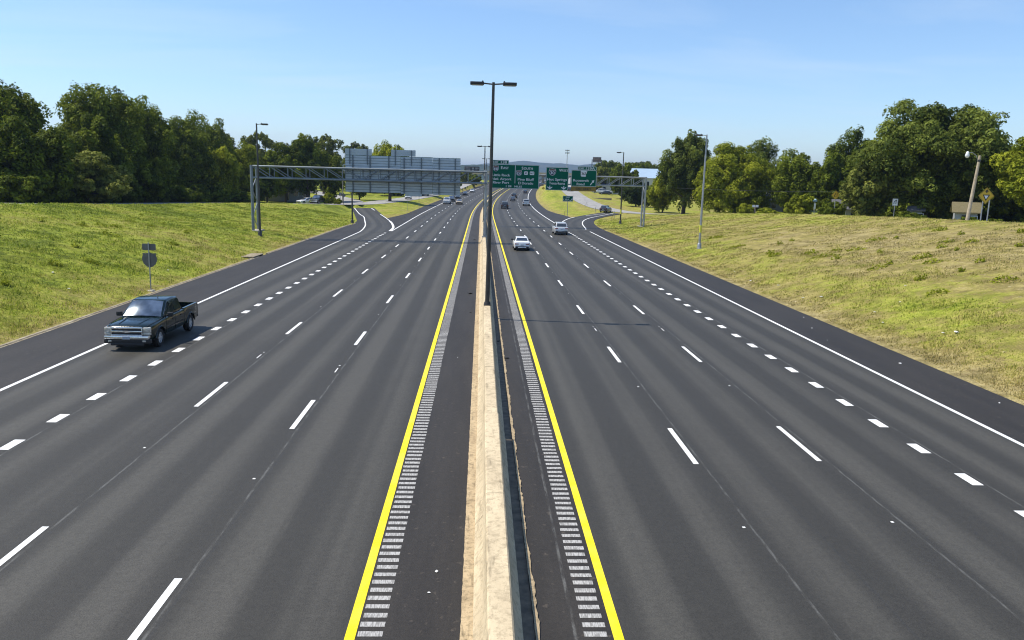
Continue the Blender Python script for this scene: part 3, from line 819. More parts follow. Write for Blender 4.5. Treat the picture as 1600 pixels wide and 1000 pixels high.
def shield(root, cx, cz, size, num, kind='interstate'):
    mb = MB()
    if kind == 'interstate':
        mb.plate(at(interstate(size, size), cx, cz), -.012, -.004, 0)
        inner = at(interstate(size * .92, size * .92), cx, cz)
        low = [p for p in inner if p[1] <= cz + size * .17]; 
        z_ = cz + size * .17; hw = size * .455
        bot = [(cx + x, z) for x, z in [(hw, z_), ]] 
        low = [(x, z) for x, z in inner if z < z_]
        right = [p for p in low if p[0] >= cx]; leftp = [p for p in low if p[0] < cx]
        poly = [(cx + hw, z_)] + list(reversed(right)) + list(reversed(leftp)) + [(cx - hw, z_)]
        mb.plate(sorted_poly(poly, cx, cz - size * .1), -.016, -.0125, 1)
        top = [(cx + hw, z_ + size * .04)] + [(x, z) for x, z in inner if z > z_ + size * .04] + [(cx - hw, z_ + size * .04)]
        mb.plate(sorted_poly(top, cx, z_ + size * .12), -.016, -.0125, 2)
        put_text(mb, num, cx, cz - size * .10, size * .40, size * (.34 if len(num) == 2 else .27) * len(num) * .88, -.0175, 0, bold=.012)
        o = mb.build("shield", [M['sign_white'], M['shield_blue'], M['shield_red']], root, fix=False)
    else:
        mb.plate(at(rrect(size * (1.0 if len(num) < 3 else 1.2), size * .92, size * .22), cx, cz), -.012, -.004, 0)
        put_text(mb, num, cx, cz, size * .46, size * .30 * len(num), -.014, 1, bold=.012)
        o = mb.build("shield", [M['sign_white'], M['sign_black']], root, fix=False)
    return o
def sorted_poly(pts, cx, cz):
    return sorted(set(pts), key=lambda p: math.atan2(p[1] - cz, p[0] - cx))
def panel_part(root, name, w, h, cx, cz, mat, r=.12, y0=0.0, t=.05, border=True):
    mb = MB(); mb.plate(at(rrect(w, h, r), cx, cz), y0, y0 + t, 0); o = mb.build(name, M[mat], root)
    if border:
        mb = MB(); out = at(rrect(w - .05, h - .05, r), cx, cz); inn = at(rrect(w - .15, h - .15, max(.03, r - .05)), cx, cz); n = len(out)
        mb.add([(x, y0 - .004, z) for x, z in out] + [(x, y0 - .004, z) for x, z in inn], [(i, (i + 1) % n, (i + 1) % n + n, i + n) for i in range(n)])
        mb.build("border", M['sign_white'], o, fix=False)
    return o
def sign_root(x0, x1, z0, y, label, name="overhead_sign"):
    root = empty(name, ((x0 + x1) / 2, y, z0)); return tag(root, label, "road sign", "green overhead signs on the right gantry")
ys_ = 127.5 - .22
def hangers(root, w, h, n=3):
    for i in range(n):
        x = -w / 2 + w * (i + .5) / n
        mb = MB(); mb.box(x - .05, x + .05, .05, .14, .1, h - .1); mb.build("bracket", M['galv'], root)

# sign one
W1, H1 = 7.75, 3.82
s1_ = sign_root(1.52, 9.27, 6.16, ys_, "widest green overhead sign, for 440 East and 530 South, beside the median")
panel_part(s1_, "panel", W1, H1, 0, H1 / 2, 'sign_green'); hangers(s1_, W1, H1, 4)
caps(s1_, "E", "AST", -2.30, 3.30, .46); caps(s1_, "S", "OUTH", 1.05, 3.30, .46)
for args in (("Little Rock", -2.25, 2.13, .40, 2.85), ("Natl. Airport", -2.15, 1.52, .40, 3.1), ("River Port", -2.25, .95, .40, 2.6), ("Pine Bluff", 1.75, 1.52, .40, 2.6), ("El Dorado", 1.75, .93, .40, 2.4), ("1 1/4", -1.0, .38, .36, .85), ("MILES", .55, .36, .30, 1.2)): line(s1_, *args)
mb = MB(); mb.box(-.04, .04, -.012, -.002, .85, 3.72); mb.build("divider", M['sign_white'], s1_)
shield(s1_, -3.12, 3.16, .95, "440"); shield(s1_, .62, 2.52, .92, "530"); shield(s1_, 1.75, 2.52, .60, "65", 'us'); shield(s1_, 2.72, 2.52, .60, "167", 'us')
t1 = panel_part(s1_, "exit_tab", 2.8, .64, -2.45, H1 + .34, 'sign_green', .08)
line(t1, "EXIT", -3.15, H1 + .33, .27, .8); line(t1, "138", -1.85, H1 + .34, .38, .95)
# sign two
W2, H2 = 3.66, 3.68
s2_ = sign_root(10.38, 14.04, 6.07, ys_, "square green overhead sign for 30 West with two down arrows")
panel_part(s2_, "panel", W2, H2, 0, H2 / 2, 'sign_green'); hangers(s2_, W2, H2, 2)
caps(s2_, "W", "EST", .28, 3.22, .44); line(s2_, "Hot Springs", 0, 1.74, .40, 3.15); line(s2_, "Texarkana", 0, 1.14, .40, 2.6)
shield(s2_, -.80, 2.90, 1.16, "30")
for cx in (-1.15, 1.12):
    mb = MB(); mb.plate([(cx - .07, .72), (cx + .07, .72), (cx + .07, .42), (cx + .40, .58), (cx + .42, .46), (cx, .13), (cx - .42, .46), (cx - .40, .58), (cx - .07, .42)], -.012, -.003); mb.build("down_arrow", M['sign_white'], s2_, fix=False)
# sign three
W3, H3 = 4.1, 3.36
s3_ = sign_root(14.5, 18.6, 6.04, ys_, "green overhead sign for Roosevelt Road with a yellow bottom band")
panel_part(s3_, "panel", W3, 2.62, 0, .74 + 1.31, 'sign_green'); hangers(s3_, W3, H3, 2)
ep = panel_part(s3_, "yellow_band", W3, .735, 0, .366, 'sign_ygold', .06, border=False)
line(ep, "EXIT ONLY", 0, .37, .34, 2.5, 'sign_black', .014)
line(s3_, "Roosevelt", -.45, 1.72, .40, 2.5); line(s3_, "Road", -.5, 1.14, .40, 1.25)
mb = MB(); 
for px, pz, sc_, nm in ((1.35, 1.42, 1.0, "arrow"),):
    a = [(-.32, -.38), (-.22, -.45), (.17, .05), (.28, -.08), (.36, .40), (-.10, .26), (.06, .16)]
    mb.plate([(px + x, pz + z) for x, z in a], -.012, -.003)
mb.build("arrow", M['sign_white'], s3_, fix=False)
mb = MB(); mb.plate(at([(-.5, .48), (.40, .48), (.43, .38), (.58, .40), (.46, .10), (.36, -.2), (.36, -.48), (-.36, -.48), (-.40, -.38), (-.47, -.38)], -.05, 2.80), -.012, -.004, 0)
put_text(mb, "365", -.04, 2.80, .44, .74, -.0135, 1, bold=.012); mb.build("state_marker", [M['sign_white'], M['sign_black']], s3_, fix=False)
t3 = panel_part(s3_, "exit_tab", 3.08, .58, .50, H3 + .30, 'sign_green', .08)
line(t3, "EXIT", -.38, H3 + .30, .25, .80); line(t3, "139A", 1.0, H3 + .30, .36, 1.45)

# ground mounted exit sign on the gore
ge = empty("exit_sign", (17.7, 160, gz(17.7, 160))); tag(ge, "small green ground-mounted exit sign on a single post in the right grass gore", "road sign")
zz = 3.45 - gz(17.7, 160)
panel_part(ge, "panel", 2.1, 1.15, 0, zz + .575, 'sign_green', .08)
line(ge, "EXIT", 0, zz + .86, .26, .8); line(ge, "139A", -.28, zz + .38, .38, 1.25)
mb = MB(); mb.plate([(.70 + x * .7, zz + .36 + z * .7) for x, z in [(-.32, -.30), (-.22, -.40), (.17, .05), (.28, -.08), (.36, .40), (-.10, .26), (.06, .16)]], -.012, -.003); mb.build("arrow", M['sign_white'], ge, fix=False)
mb = MB(); mb.box(-.05, .05, .055, .12, -.2, zz + .6); mb.build("post", M['galv'], ge)

# interstate marker seen from behind on the left verge
zb = gz(-21.2, 50.6)
rs_ = empty("route_sign", (-21.2, 50.6, zb), R(-4)); tag(rs_, "grey route marker seen from behind with a small plate above, left verge", "road sign")
mb = MB(); mb.tube([(0, -.05, -.1), (0, -.05, 3.12 - .0)], .038, 8); mb.build("post", M['galv'], rs_, 40)
mb = MB(); mb.plate(at(interstate(.96, .98), 0, 2.0), 0, .012); mb.build("shield", M['sign_back_dull'], rs_)
mb = MB(); mb.plate(at(rrect(.88, .42, .05), 0, 2.84), 0, .012); mb.build("plate", M['sign_back_dull'], rs_)
mb = MB(); mb.lathe([(.26, -.02), (.22, .05), (.08, .08)], 14, 'Z'); mb.build("footing", M['base_conc'], rs_, 40)

# diamond warning signs
def diamond(x, y, side, zc, label, kind, posts=(0,), name="warning_sign", back=False, rz=0.0, mat='sign_yellow'):
    zb = gz(x, y); root = empty(name, (x, y, zb), rz); tag(root, label, "road sign"); h = zc - zb; d = side / math.sqrt(2)
    poly = [(d, h), (0, h + d), (-d, h), (0, h - d)]
    mb = MB(); mb.plate(poly, 0, .012); pn = mb.build("panel", M['sign_back_dull' if back else mat], root)
    if not back:
        b = d * .94; b2 = d * .90
        mb = MB(); mb.add([(x_, -.004, z_) for x_, z_ in ((b, h), (0, h + b), (-b, h), (0, h - b), (b2, h), (0, h + b2), (-b2, h), (0, h - b2))], [(i, (i + 1) % 4, (i + 1) % 4 + 4, i + 4) for i in range(4)]); mb.build("border", M['sign_black'], pn, fix=False)
        if kind == 'yield':
            mb = MB(); k = d
            mb.plate([(-.05 * k - .03, h + .36 * k), (.08 * k, h + .36 * k), (.08 * k, h + .50 * k), (.26 * k, h + .50 * k), (0.015 * k, h + .78 * k), (-.23 * k, h + .50 * k), (-.05 * k - .03, h + .50 * k)], -.006, -.002); mb.build("arrow", M['sign_black'], root, fix=False)
            mb = MB(); mb.plate([(-.46 * k, h + .14 * k), (.46 * k, h + .14 * k), (0, h - .62 * k)], -.006, -.002); mb.build("triangle", M['sign_black'], root, fix=False)
            mb = MB(); mb.plate([(-.27 * k, h + .03 * k), (.27 * k, h + .03 * k), (0, h - .42 * k)], -.010, -.0065); mb.build("triangle_inset", M['sign_white'], root, fix=False)
        elif kind == 'merge':
            mb = MB(); k = d
            mb.plate([(.22 * k, h - .42 * k), (.34 * k, h - .42 * k), (.34 * k, h + .42 * k), (.22 * k, h + .42 * k)], -.006, -.002)
            mb.plate([(-.36 * k, h - .42 * k), (-.24 * k, h - .42 * k), (-.24 * k, h - .1 * k), (-.02 * k, h + .2 * k), (-.02 * k, h + .42 * k), (-.14 * k, h + .42 * k), (-.14 * k, h + .24 * k), (-.36 * k, h - .06 * k)], -.006, -.002)
            mb.plate([(-.05 * k, h - .42 * k), (.02 * k, h - .42 * k), (.02 * k, h - .2 * k), (-.05 * k, h - .2 * k)], -.006, -.002); mb.build("symbol", M['sign_black'], root, fix=False)
    for px in posts:
        mb = MB(); mb.box(px - .045, px + .045, .014 if not back else -.09, .09 if not back else -.002, -.2, h - (abs(px) * 1.0) + d * .3); mb.build("post", M['galv'] if not back else M['sign_back_dull'], root)
    return root
diamond(52.6, 80, 1.22, 7.24, "large yellow diamond sign with arrow and yield triangle beside the leaning pole", 'yield', (-.25, .45))
diamond(51.3, 112, .92, 6.6, "small yellow diamond merge sign on one post above the right bank", 'merge')
q = (26.0, 330); diamond(q[0], q[1], 1.0, gz(*q) + 1.6, "far yellow warning sign at the top of the right grass gore", 'none', name="warning_sign")
diamond(-30.4, 175, .75, 3.2, "grey diamond sign seen from behind by the left junction", 'none', back=True)
def plain_sign(x, y, w_, h_, z0, label, mat, name, cat="road sign", posts=(0,), tilt=0.0, back=False, pt=None, rz=0.0):
    zb = gz(x, y); root = empty(name, (x, y, zb), rz); tag(root, label, cat); h = z0 - zb
    mb = MB(); mb.M = Matrix.Rotation(tilt, 4, 'Y'); mb.plate(at(rrect(w_, h_, .05), 0, h + h_ / 2), 0, .014); mb.M = None; mb.build("panel", M[mat], root)
    for px in posts:
        mb = MB(); mb.tube([(px, .05 if not back else -.05, -.2), (px, .05 if not back else -.05, h + h_ * .9)], .04, 8); mb.build("post", M[pt or 'galv'], root, 40)
    return root, h
r_, h = plain_sign(55.9, 104, .74, .92, 5.48, "small white square sign standing in the shade of the great right tree", 'sign_white', "regulatory_sign")
mb = MB(); mb.plate(at(rrect(.66, .84, .05), 0, h + .46), -.004, -.002, 0); mb.plate(at(rrect(.62, .80, .05), 0, h + .46), -.006, -.0045, 1)
mb.plate(at([(-.22, -.25), (-.12, -.25), (-.12, .02), (.05, .18), (.05, -.25), (.16, -.25), (.16, .22), (.24, .22), (.10, .36), (-.04, .22), (-.22, .06)], 0, h + .44), -.009, -.0065, 0); mb.build("symbol", [M['sign_black'], M['sign_white']], r_, fix=False)
plain_sign(-31.6, 178, .62, .75, 3.0, "grey rectangular sign seen from behind beside the left junction", 'sign_back_dull', "regulatory_sign", back=True)
r_, h = plain_sign(-15.1, 176, 3.7, 2.6, 3.3, "wide two-post guide sign seen from behind in the left grass gore", 'sign_back', "guide_sign", posts=(-1.25, 1.25), back=True)
# street name sign and mailbox cluster on the right bank
x, y = 55.25, 128; zb = gz(x, y); ns = empty("street_name_sign", (x, y, zb)); tag(ns, "slim street name post with pale blue crossed blades on the right bank", "street sign")
mb = MB(); mb.tube([(0, 0, -.2), (0, 0, 5.3 - zb)], .05, 8); mb.build("post", M['galv'], ns, 40)
mb = MB(); mb.box(-.36, .36, -.012, .012, 5.32 - zb, 5.55 - zb); mb.build("blade", pmat("blade_blue", (.30, .46, .58), .5), ns)
mb = MB(); mb.box(-.012, .012, -.4, .4, 5.57 - zb, 5.75 - zb); mb.build("blade", pmat("blade_blue_b", (.35, .50, .60), .5), ns)
mb = MB(); mb.box(-.16, .16, -.075, -.06, 4.1 - zb, 5.0 - zb); mb.build("plate", M['sign_white'], ns)
x, y = 49.5, 140; zb = gz(x, y); ds = empty("double_plate_sign", (x, y, zb)); tag(ds, "pair of small white plates on a thick old wooden stump post", "sign")
mb = MB(); mb.tube([(.08, 0, -.3), (0, 0, 1.0), (.03, 0, 1.75)], [.17, .13, .11], 9); mb.build("post", pmat("old_stump", (.20, .16, .12), .9, 0, .3, 4, .5), ds, 40)
for sx in (-.30, .30):
    mb = MB(); mb.plate(at(rrect(.52, .42, .03), sx, 1.78), -.15, -.135); mb.build("plate", M['sign_white'], ds)

# leaning wooden pole with cobra lamp
x, y = 50.85, 80; zb = gz(x, y); up_ = empty("utility_pole", (x, y, zb)); tag(up_, "leaning weathered wooden pole with a white bowl lamp on a curved arm", "utility pole")
mb = MB(); mb.tube([(-.0, 0, -.3), (.28, 0, 3.5), (.52, 0, 6.95)], [.19, .165, .13], 12); mb.build("pole", M['wood'], up_, 40)
mb = MB(); mb.tube([(.46, 0, 6.2), (.05, -.1, 6.95), (-.45, -.2, 7.22), (-.85, -.25, 7.18)], .03, 8); mb.build("arm", M['galv'], up_, 40)
mb = MB(); mb.M = Matrix.Translation((-.98, -.25, 0)); mb.lathe([(.05, 7.32), (.13, 7.25), (.16, 7.1), (.21, 6.95), (.20, 6.82), (.12, 6.70), (.03, 6.66)], 14, 'Z'); mb.M = None; mb.build("lamp_head", M['sign_white'], up_, 50)
mb = MB(); mb.lathe([(.15, 6.3), (.16, 6.34), (.16, 6.5), (.15, 6.54)], 10, 'Z'); 
for v_ in range(len(mb.v)): mb.v[v_] = (mb.v[v_][0] + .49, mb.v[v_][1], mb.v[v_][2])
mb.build("clamp", M['dark_steel'], up_, 40)
x, y = -33.2, 190; zb = gz(x, y); u2 = empty("utility_pole", (x, y, zb)); tag(u2, "thin grey utility pole at the left junction behind the sign backs", "utility pole")
mb = MB(); mb.tube([(0, 0, -.3), (.05, 0, 8.2)], [.15, .11], 10); mb.build("pole", pmat("grey_pole_wood", (.24, .22, .19), .85, 0, .2, 3, .2), u2, 40)
mb = MB(); mb.box(-.9, .9, -.06, .06, 7.3, 7.45); mb.build("crossarm", M['wood'], u2)
# wire above the right bank
mb = MB(); pts = [(38 + 22 * t, 152 - 44 * t, 6.8 + .6 * t - 1.2 * t * (1 - t)) for t in np.linspace(0, 1, 20)]; mb.tube(pts, .02, 5)
tag(mb.build("power_line", M['dark_steel']), "thin overhead wire crossing in front of the right trees", "cable")
# delineator posts
for i, (x, y, h, lab) in enumerate(((25.6, 152, 1.35, "leftmost dark delineator post at the mouth of the exit ramp"), (27.4, 160, 1.5, "tall pale delineator post where the exit ramp meets concrete"), (27.0, 184, 1.2, "delineator post at the tip of the right grass gore"), (26.6, 200, 1.1, "thin delineator post along the pale road beyond the dark jeep"), (18.9, 176, 1.1, "short marker post in the gore grass left of the exit sign"), (29.2, 216, 1.0, "farthest thin delineator post beside the pale frontage road"))):
    zb = gz(x, y); d = empty("delineator_post", (x, y, zb)); tag(d, lab, "marker post", "slim delineator posts around the exit ramp")
    mb = MB(); mb.box(-.045, .045, -.02, .02, -.2, h); mb.build("post", pmat("post_olive", (.12, .13, .08), .7) if i in (0, 4) else M['galv'], d)
    mb = MB(); mb.box(-.04, .04, -.026, -.021, h - .22, h - .04); mb.build("reflector", M['sign_white'], d)
# kerb inlet on the left
zi = gz(-21.6, 79.5); di = empty("storm_drain", (-21.0, 73.0, -.06)); tag(di, "concrete storm drain inlet with a dark mouth in the left kerb", "drain")
mb = MB(); mb.bbox(-.75, .42, -1.6, 1.6, .13, .20, .02); mb.build("slab", M['kerb'], di, 40)
mb = MB(); mb.box(-.6, .40, -1.5, -1.3, -.1, .128); mb.box(-.6, .40, 1.3, 1.5, -.1, .128); mb.build("cheek", M['kerb'], di)
mb = MB(); mb.box(-.6, .33, -1.29, 1.29, -.1, .12); mb.build("mouth", pmat("drain_dark", (.01, .01, .01), .9), di)
# ------------------------------------------------------------------ vehicles
def car_paint(name, col, metal=.0, rough=.28, coat=.6):
    t = NT(name); o = t.obj()
    n = t.noise(o, 1.6, 3.0); d = t.noise(o, 25.0, 3.0)
    sc = t.n('VectorMath', operation='SCALE'); sc.inputs[0].default_value = col; t.set(sc.inputs['Scale'], t.maprange(n, .3, .7, .92, 1.08, False))
    rg = t.maprange(d, .4, .7, rough, rough + .15)
    return t.done(t.principled(sc.outputs[0], rg, metal, None, .5, Coat_Weight=coat, Coat_Roughness=.08))
PAINT = dict(black=car_paint("paint_dark_green_black", (.004, .013, .0105), 0, .13, .25), white=car_paint("paint_white", (.74, .75, .76)), silver=car_paint("paint_silver", (.60, .61, .62), .35, .35),
             dark=car_paint("paint_charcoal", (.018, .020, .022)), blue=car_paint("paint_slate", (.055, .075, .095), .2), tan=car_paint("paint_tan", (.42, .34, .22), .2), grey=car_paint("paint_grey", (.12, .125, .13), .3))
def glass_mat(met=0.0):
    t = NT("car_glass"); n = t.noise(t.obj(), 2.0, 2.0)
    c = t.mix(t.maprange(n, .35, .65), (.018, .024, .028), (.035, .045, .052))
    return t.done(t.principled(c, .06, 0, None, .9, Coat_Weight=1.0, Coat_Roughness=.03))
M['glass'] = glass_mat()
def screen_mat():
    t = NT("sky_sheen_windscreen"); n = t.noise(t.obj(), 1.4, 2.0)
    c = t.mix(t.maprange(n, .35, .65), (.12, .145, .165), (.30, .345, .38))  # pale metallic base imitates a bright sky reflection on the glass
    return t.done(t.principled(c, .07, .75, None, .9, Coat_Weight=1.0, Coat_Roughness=.03))
M['screen'] = screen_mat()
M['tyre'] = pmat("tyre_rubber", (.014, .014, .014), .85, 0, .2, 8, .2)
M['rim'] = pmat("alloy_rim", (.55, .56, .57), .4, .25, .1, 5)
M['chrome'] = pmat("chrome", (.80, .81, .82), .2, .9, .05, 4)
M['trim'] = pmat("black_plastic", (.018, .018, .019), .6, 0, .2, 6)
M['lampglass'] = pmat("headlamp_glass", (.62, .58, .50), .12, .2, .25, 9)
M['amber'] = pmat("amber_lens", (.55, .33, .12), .25)
M['redlens'] = pmat("tail_lamp", (.22, .012, .012), .2)
M['plate'] = pmat("number_plate", (.45, .46, .48), .5)
M['bed'] = pmat("bed_liner", (.02, .02, .02), .85, 0, .3, 5, .3)

def loft(stations):
    k = len(stations[0][1]); mb = MB(); ring = 2 * k - 2
    for y, half in stations:
        pts = [(x, z) for x, z in half] + [(-x, z) for x, z in reversed(half[1:-1])]
        mb.v += [(x, y, z) for x, z in pts]
    n = len(stations)
    for i in range(n - 1):
        for j in range(ring):
            mb.f.append((i * ring + j, i * ring + (j + 1) % ring, (i + 1) * ring + (j + 1) % ring, (i + 1) * ring + j))
    mb.f.append(tuple(range(ring))); mb.f.append(tuple((n - 1) * ring + j for j in range(ring - 1, -1, -1)))
    mb.m = [0] * len(mb.f)
    return mb
def cut_wheels(ob, wheels, rad, depth):
    """real wheel openings in the body"""
    mb = MB()
    for x, y in wheels:
        s = 1 if x > 0 else -1
        mb.lathe([(rad, min(s * (abs(x) - depth), s * (abs(x) + .3))), (rad, max(s * (abs(x) - depth), s * (abs(x) + .3)))], 22, 'X', (0, y, rad * .86))
    c = mb.build("cut", [M['trim']], ob.parent)
    md = ob.modifiers.new("b", 'BOOLEAN'); md.object = c; md.operation = 'DIFFERENCE'; md.solver = 'EXACT'; md.material_mode = 'TRANSFER'
    bpy.context.view_layer.update()
    new = bpy.data.meshes.new_from_object(ob.evaluated_get(bpy.context.evaluated_depsgraph_get()))
    ob.modifiers.clear(); old = ob.data; ob.data = new; bpy.data.objects.remove(c)
    new.polygons.foreach_set("use_smooth", [True] * len(new.polygons)); new.set_sharp_from_angle(angle=R(32))
def wheel(parent, x, y, r, w, spokes=6):
    s = 1 if x > 0 else -1
    e = bpy.data.objects.new("wheel", None)
    mb = MB(); mb.lathe([(r * .62, -w / 2), (r * .95, -w / 2), (r, -w * .36), (r, w * .36), (r * .95, w / 2), (r * .62, w / 2 - .01), (r * .60, w / 2 - .05), (r * .6, -w / 2 + .03), (r * .62, -w / 2)], 26, 'X', caps=False)
    tyre = mb.build("wheel", M['tyre'], parent, 40); tyre.location = (x, y, r)
    mb = MB(); o = s * (w / 2 - .03)
    mb.lathe([(r * .63, o - s * .10), (r * .63, o + s * .012), (r * .58, o + s * .012), (r * .56, o - s * .02), (r * .56, o - s * .09)], 26, 'X')
    mb.lathe([(r * .16, o - s * .06), (r * .16, o + s * .004), (r * .10, o + s * .012), (.01, o + s * .012)], 14, 'X')
    for k in range(spokes):
        a = 2 * math.pi * k / spokes; ca, sa = math.cos(a), math.sin(a); hw = r * .085
        q = [(-hw, r * .12), (hw, r * .12), (hw * .8, r * .58), (-hw * .8, r * .58)]
        vs = [(o - s * .035, u * ca - t_ * sa, u * sa + t_ * ca) for t_, u in q] + [(o + s * .002, u * ca - t_ * sa, u * sa + t_ * ca) for t_, u in q]
        mb.add(vs, [(0, 1, 2, 3), (4, 7, 6, 5), (0, 4, 5, 1), (1, 5, 6, 2), (2, 6, 7, 3), (3, 7, 4, 0)])
    mb.build("rim", M['rim'], tyre, 40)
    bpy.data.objects.remove(e)
    return tyre
def curved_patch(mb, a, b, c, d, inset, bulge=.05, push=.004, n=10, m=4):
    a, b, c, d = map(Vector, (a, b, c, d)); nr = (b - a).cross(d - a).normalized(); vs = []
    for k in (0, 1):
        for j in range(m + 1):
            for i in range(n + 1):
                u = inset[0] + (1 - inset[0] - inset[1]) * i / n; v = inset[2] + (1 - inset[2] - inset[3]) * j / m
                p = (a * (1 - u) + b * u) * (1 - v) + (d * (1 - u) + c * u) * v
                q = 1 - (2 * i / n - 1) ** 2; q2 = 1 - (2 * j / m - 1) ** 2
                vs.append(p + nr * (push + bulge * q + bulge * .35 * q2 if k == 0 else -.02))
    W = n + 1; N = W * (m + 1); fs = []
    for j in range(m):
        for i in range(n):
            fs.append((j * W + i, j * W + i + 1, (j + 1) * W + i + 1, (j + 1) * W + i)); fs.append(tuple(N + q for q in (j * W + i, (j + 1) * W + i, (j + 1) * W + i + 1, j * W + i + 1)))
    rim = [i for i in range(W)] + [j * W + n for j in range(1, m + 1)] + [m * W + i for i in range(n - 1, -1, -1)] + [j * W for j in range(m - 1, 0, -1)]
    for k in range(len(rim)): fs.append((rim[k], rim[(k + 1) % len(rim)], N + rim[(k + 1) % len(rim)], N + rim[k]))
    mb.add(vs, fs)
def quad_patch(mb, a, b, c, d, t=.012, inset=(.06, .06, .06, .06), push=.006):
    """pane lying on a quad a-b-c-d (a,b lower; c,d upper), shrunk and set just proud of it"""
    a, b, c, d = map(Vector, (a, b, c, d))
    def P(u, v): return (a * (1 - u) + b * u) * (1 - v) + (d * (1 - u) + c * u) * v
    n = (b - a).cross(d - a).normalized()
    u0, u1, v0, v1 = inset[0], 1 - inset[1], inset[2], 1 - inset[3]
    vs = [P(u0, v0), P(u1, v0), P(u1, v1), P(u0, v1)]
    mb.add([v + n * push for v in vs] + [v + n * (push - t) for v in vs], [(0, 1, 2, 3), (4, 7, 6, 5), (0, 4, 5, 1), (1, 5, 6, 2), (2, 6, 7, 3), (3, 7, 4, 0)])
def cabin(root, paint, A, B, C, D, mid=None, split=(.5,), name="roof", bev=.05, three=False):
    """A cowl, B roof front, C roof rear, D deck: each (half width, y, z)"""
    bm = bmesh.new()
    k = [A, B, ((B[0] + C[0]) / 2 + .015, (B[1] + C[1]) / 2, max(B[2], C[2]) + .035), C, D]
    Lf = [bm.verts.new((-w_, y, z)) for w_, y, z in k]; Rt = [bm.verts.new((w_, y, z)) for w_, y, z in k]
    Lb = [bm.verts.new((-A[0], A[1], A[2] - .12)), bm.verts.new((-D[0], D[1], D[2] - .12))]; Rb = [bm.verts.new((A[0], A[1], A[2] - .12)), bm.verts.new((D[0], D[1], D[2] - .12))]
    for i in range(4): bm.faces.new((Lf[i], Rt[i], Rt[i + 1], Lf[i + 1]))
    bm.faces.new((Lb[0], *Lf, Lb[1])); bm.faces.new((Rb[0], Rb[1], *reversed(Rt)))
    bm.faces.new((Lb[0], Rb[0], Rt[0], Lf[0])); bm.faces.new((Lf[4], Rt[4], Rb[1], Lb[1])); bm.faces.new((Lb[1], Rb[1], Rb[0], Lb[0]))
    bmesh.ops.recalc_face_normals(bm, faces=bm.faces)
    ed = [e for e in bm.edges if min(v.co.z for v in e.verts) > A[2] - .05 or True]
    bmesh.ops.bevel(bm, geom=[e for e in ed if e.calc_face_angle(0) > .25], offset=bev, segments=3, affect='EDGES', profile=.6)
    mb = MB(); mb.bm(bm); mb.build(name, paint, root, 35)
    g = lambda w_, y, z, s: (s * w_, y, z)
    mb = MB(); curved_patch(mb, g(*A, 1), g(*A, -1), g(*B, -1), g(*B, 1), (.05, .05, .06, .09)); mb.build("windscreen", M['screen'], root, 40)
    mb = MB(); quad_patch(mb, g(*D, -1), g(*D, 1), g(*C, 1), g(*C, -1), .012, (.07, .07, .14, .14)); mb.build("rear_window", M['glass'], root)
    for s in (1, -1):
        # side glass: the side face is the polygon A-B-C-D; cut it with vertical pillars
        def side(y, top):
            if top:
                if y > B[1]: t = (y - B[1]) / (A[1] - B[1]); w_ = B[0] + (A[0] - B[0]) * t; z = B[2] + (A[2] - B[2]) * t
                elif y < C[1]: t = (C[1] - y) / max(1e-6, C[1] - D[1]); w_ = C[0] + (D[0] - C[0]) * t; z = C[2] + (D[2] - C[2]) * t
                else: t = (B[1] - y) / (B[1] - C[1]); w_ = B[0] + (C[0] - B[0]) * t; z = B[2] + (C[2] - B[2]) * t
            else:
                t = (A[1] - y) / (A[1] - D[1]); w_ = A[0] + (D[0] - A[0]) * t; z = A[2] + (D[2] - A[2]) * t
            return Vector((s * w_, y, z))
        cuts = [A[1] - .16] + list(split) + [D[1] + (.16 if not three else .10)]
        for i in range(len(cuts) - 1):
            ya, yb_ = cuts[i] - .035, cuts[i + 1] + .035
            ys2 = [ya] + [y for y in (B[1] - .06, C[1] + .06) if yb_ < y < ya] + [yb_]
            lo = [side(y, False) for y in ys2]; hi = [side(y, True) for y in ys2]
            lo = [l + (h - l) * .10 for l, h in zip(lo, hi)]; hi2 = [l + (h - l) * .86 for l, h in zip(lo, hi)]
            n = Vector((s, 0, 0)); k_ = len(ys2); mb = MB()
            vs = [v + n * .008 for v in lo] + [v + n * .008 for v in reversed(hi2)] + [v - n * .02 for v in lo] + [v - n * .02 for v in reversed(hi2)]
            m_ = 2 * k_
            mb.add(vs, [tuple(range(m_)), tuple(range(2 * m_ - 1, m_ - 1, -1))] + [(j, (j + 1) % m_, (j + 1) % m_ + m_, j + m_) for j in range(m_)])
            mb.build("side_window", M['glass'], root)
def mirror(root, x, y, z, mat, size=1.0):
    for s in (1, -1):
        mb = MB(); mb.tube([(s * (x - .02), y, z - .05), (s * (x + .10), y - .02, z)], .03, 6); x0, x1 = sorted((s * (x + .07), s * (x + .07 + .22 * size)))
        mb.bbox(x0, x1, y - .08, y + .04, z - .07 * size, z + .11 * size, .03); mb.build("mirror", mat, root, 40)
def half(w_, zb, zm, zs, zt, inw=.93, topw=.55, sill=.93):
    return [(0, zb), (w_ * .8, zb), (w_ * sill, zb + .02), (w_ * .985, zb + .16), (w_, zm), (w_ * .99, zs - .08), (w_ * .965, zs - .02), (w_ * inw, zs), (w_ * topw, zt - .008), (0, zt)]
def halfbed(w_, zb, zm, zs, floor, wall=.10):
    return [(0, zb), (w_ * .8, zb), (w_ * .94, zb + .02), (w_ * .985, zb + .16), (w_, zm), (w_ * .99, zs - .08), (w_ * .97, zs), (w_ * .97 - wall, zs), (w_ * .97 - wall, floor), (0, floor)]

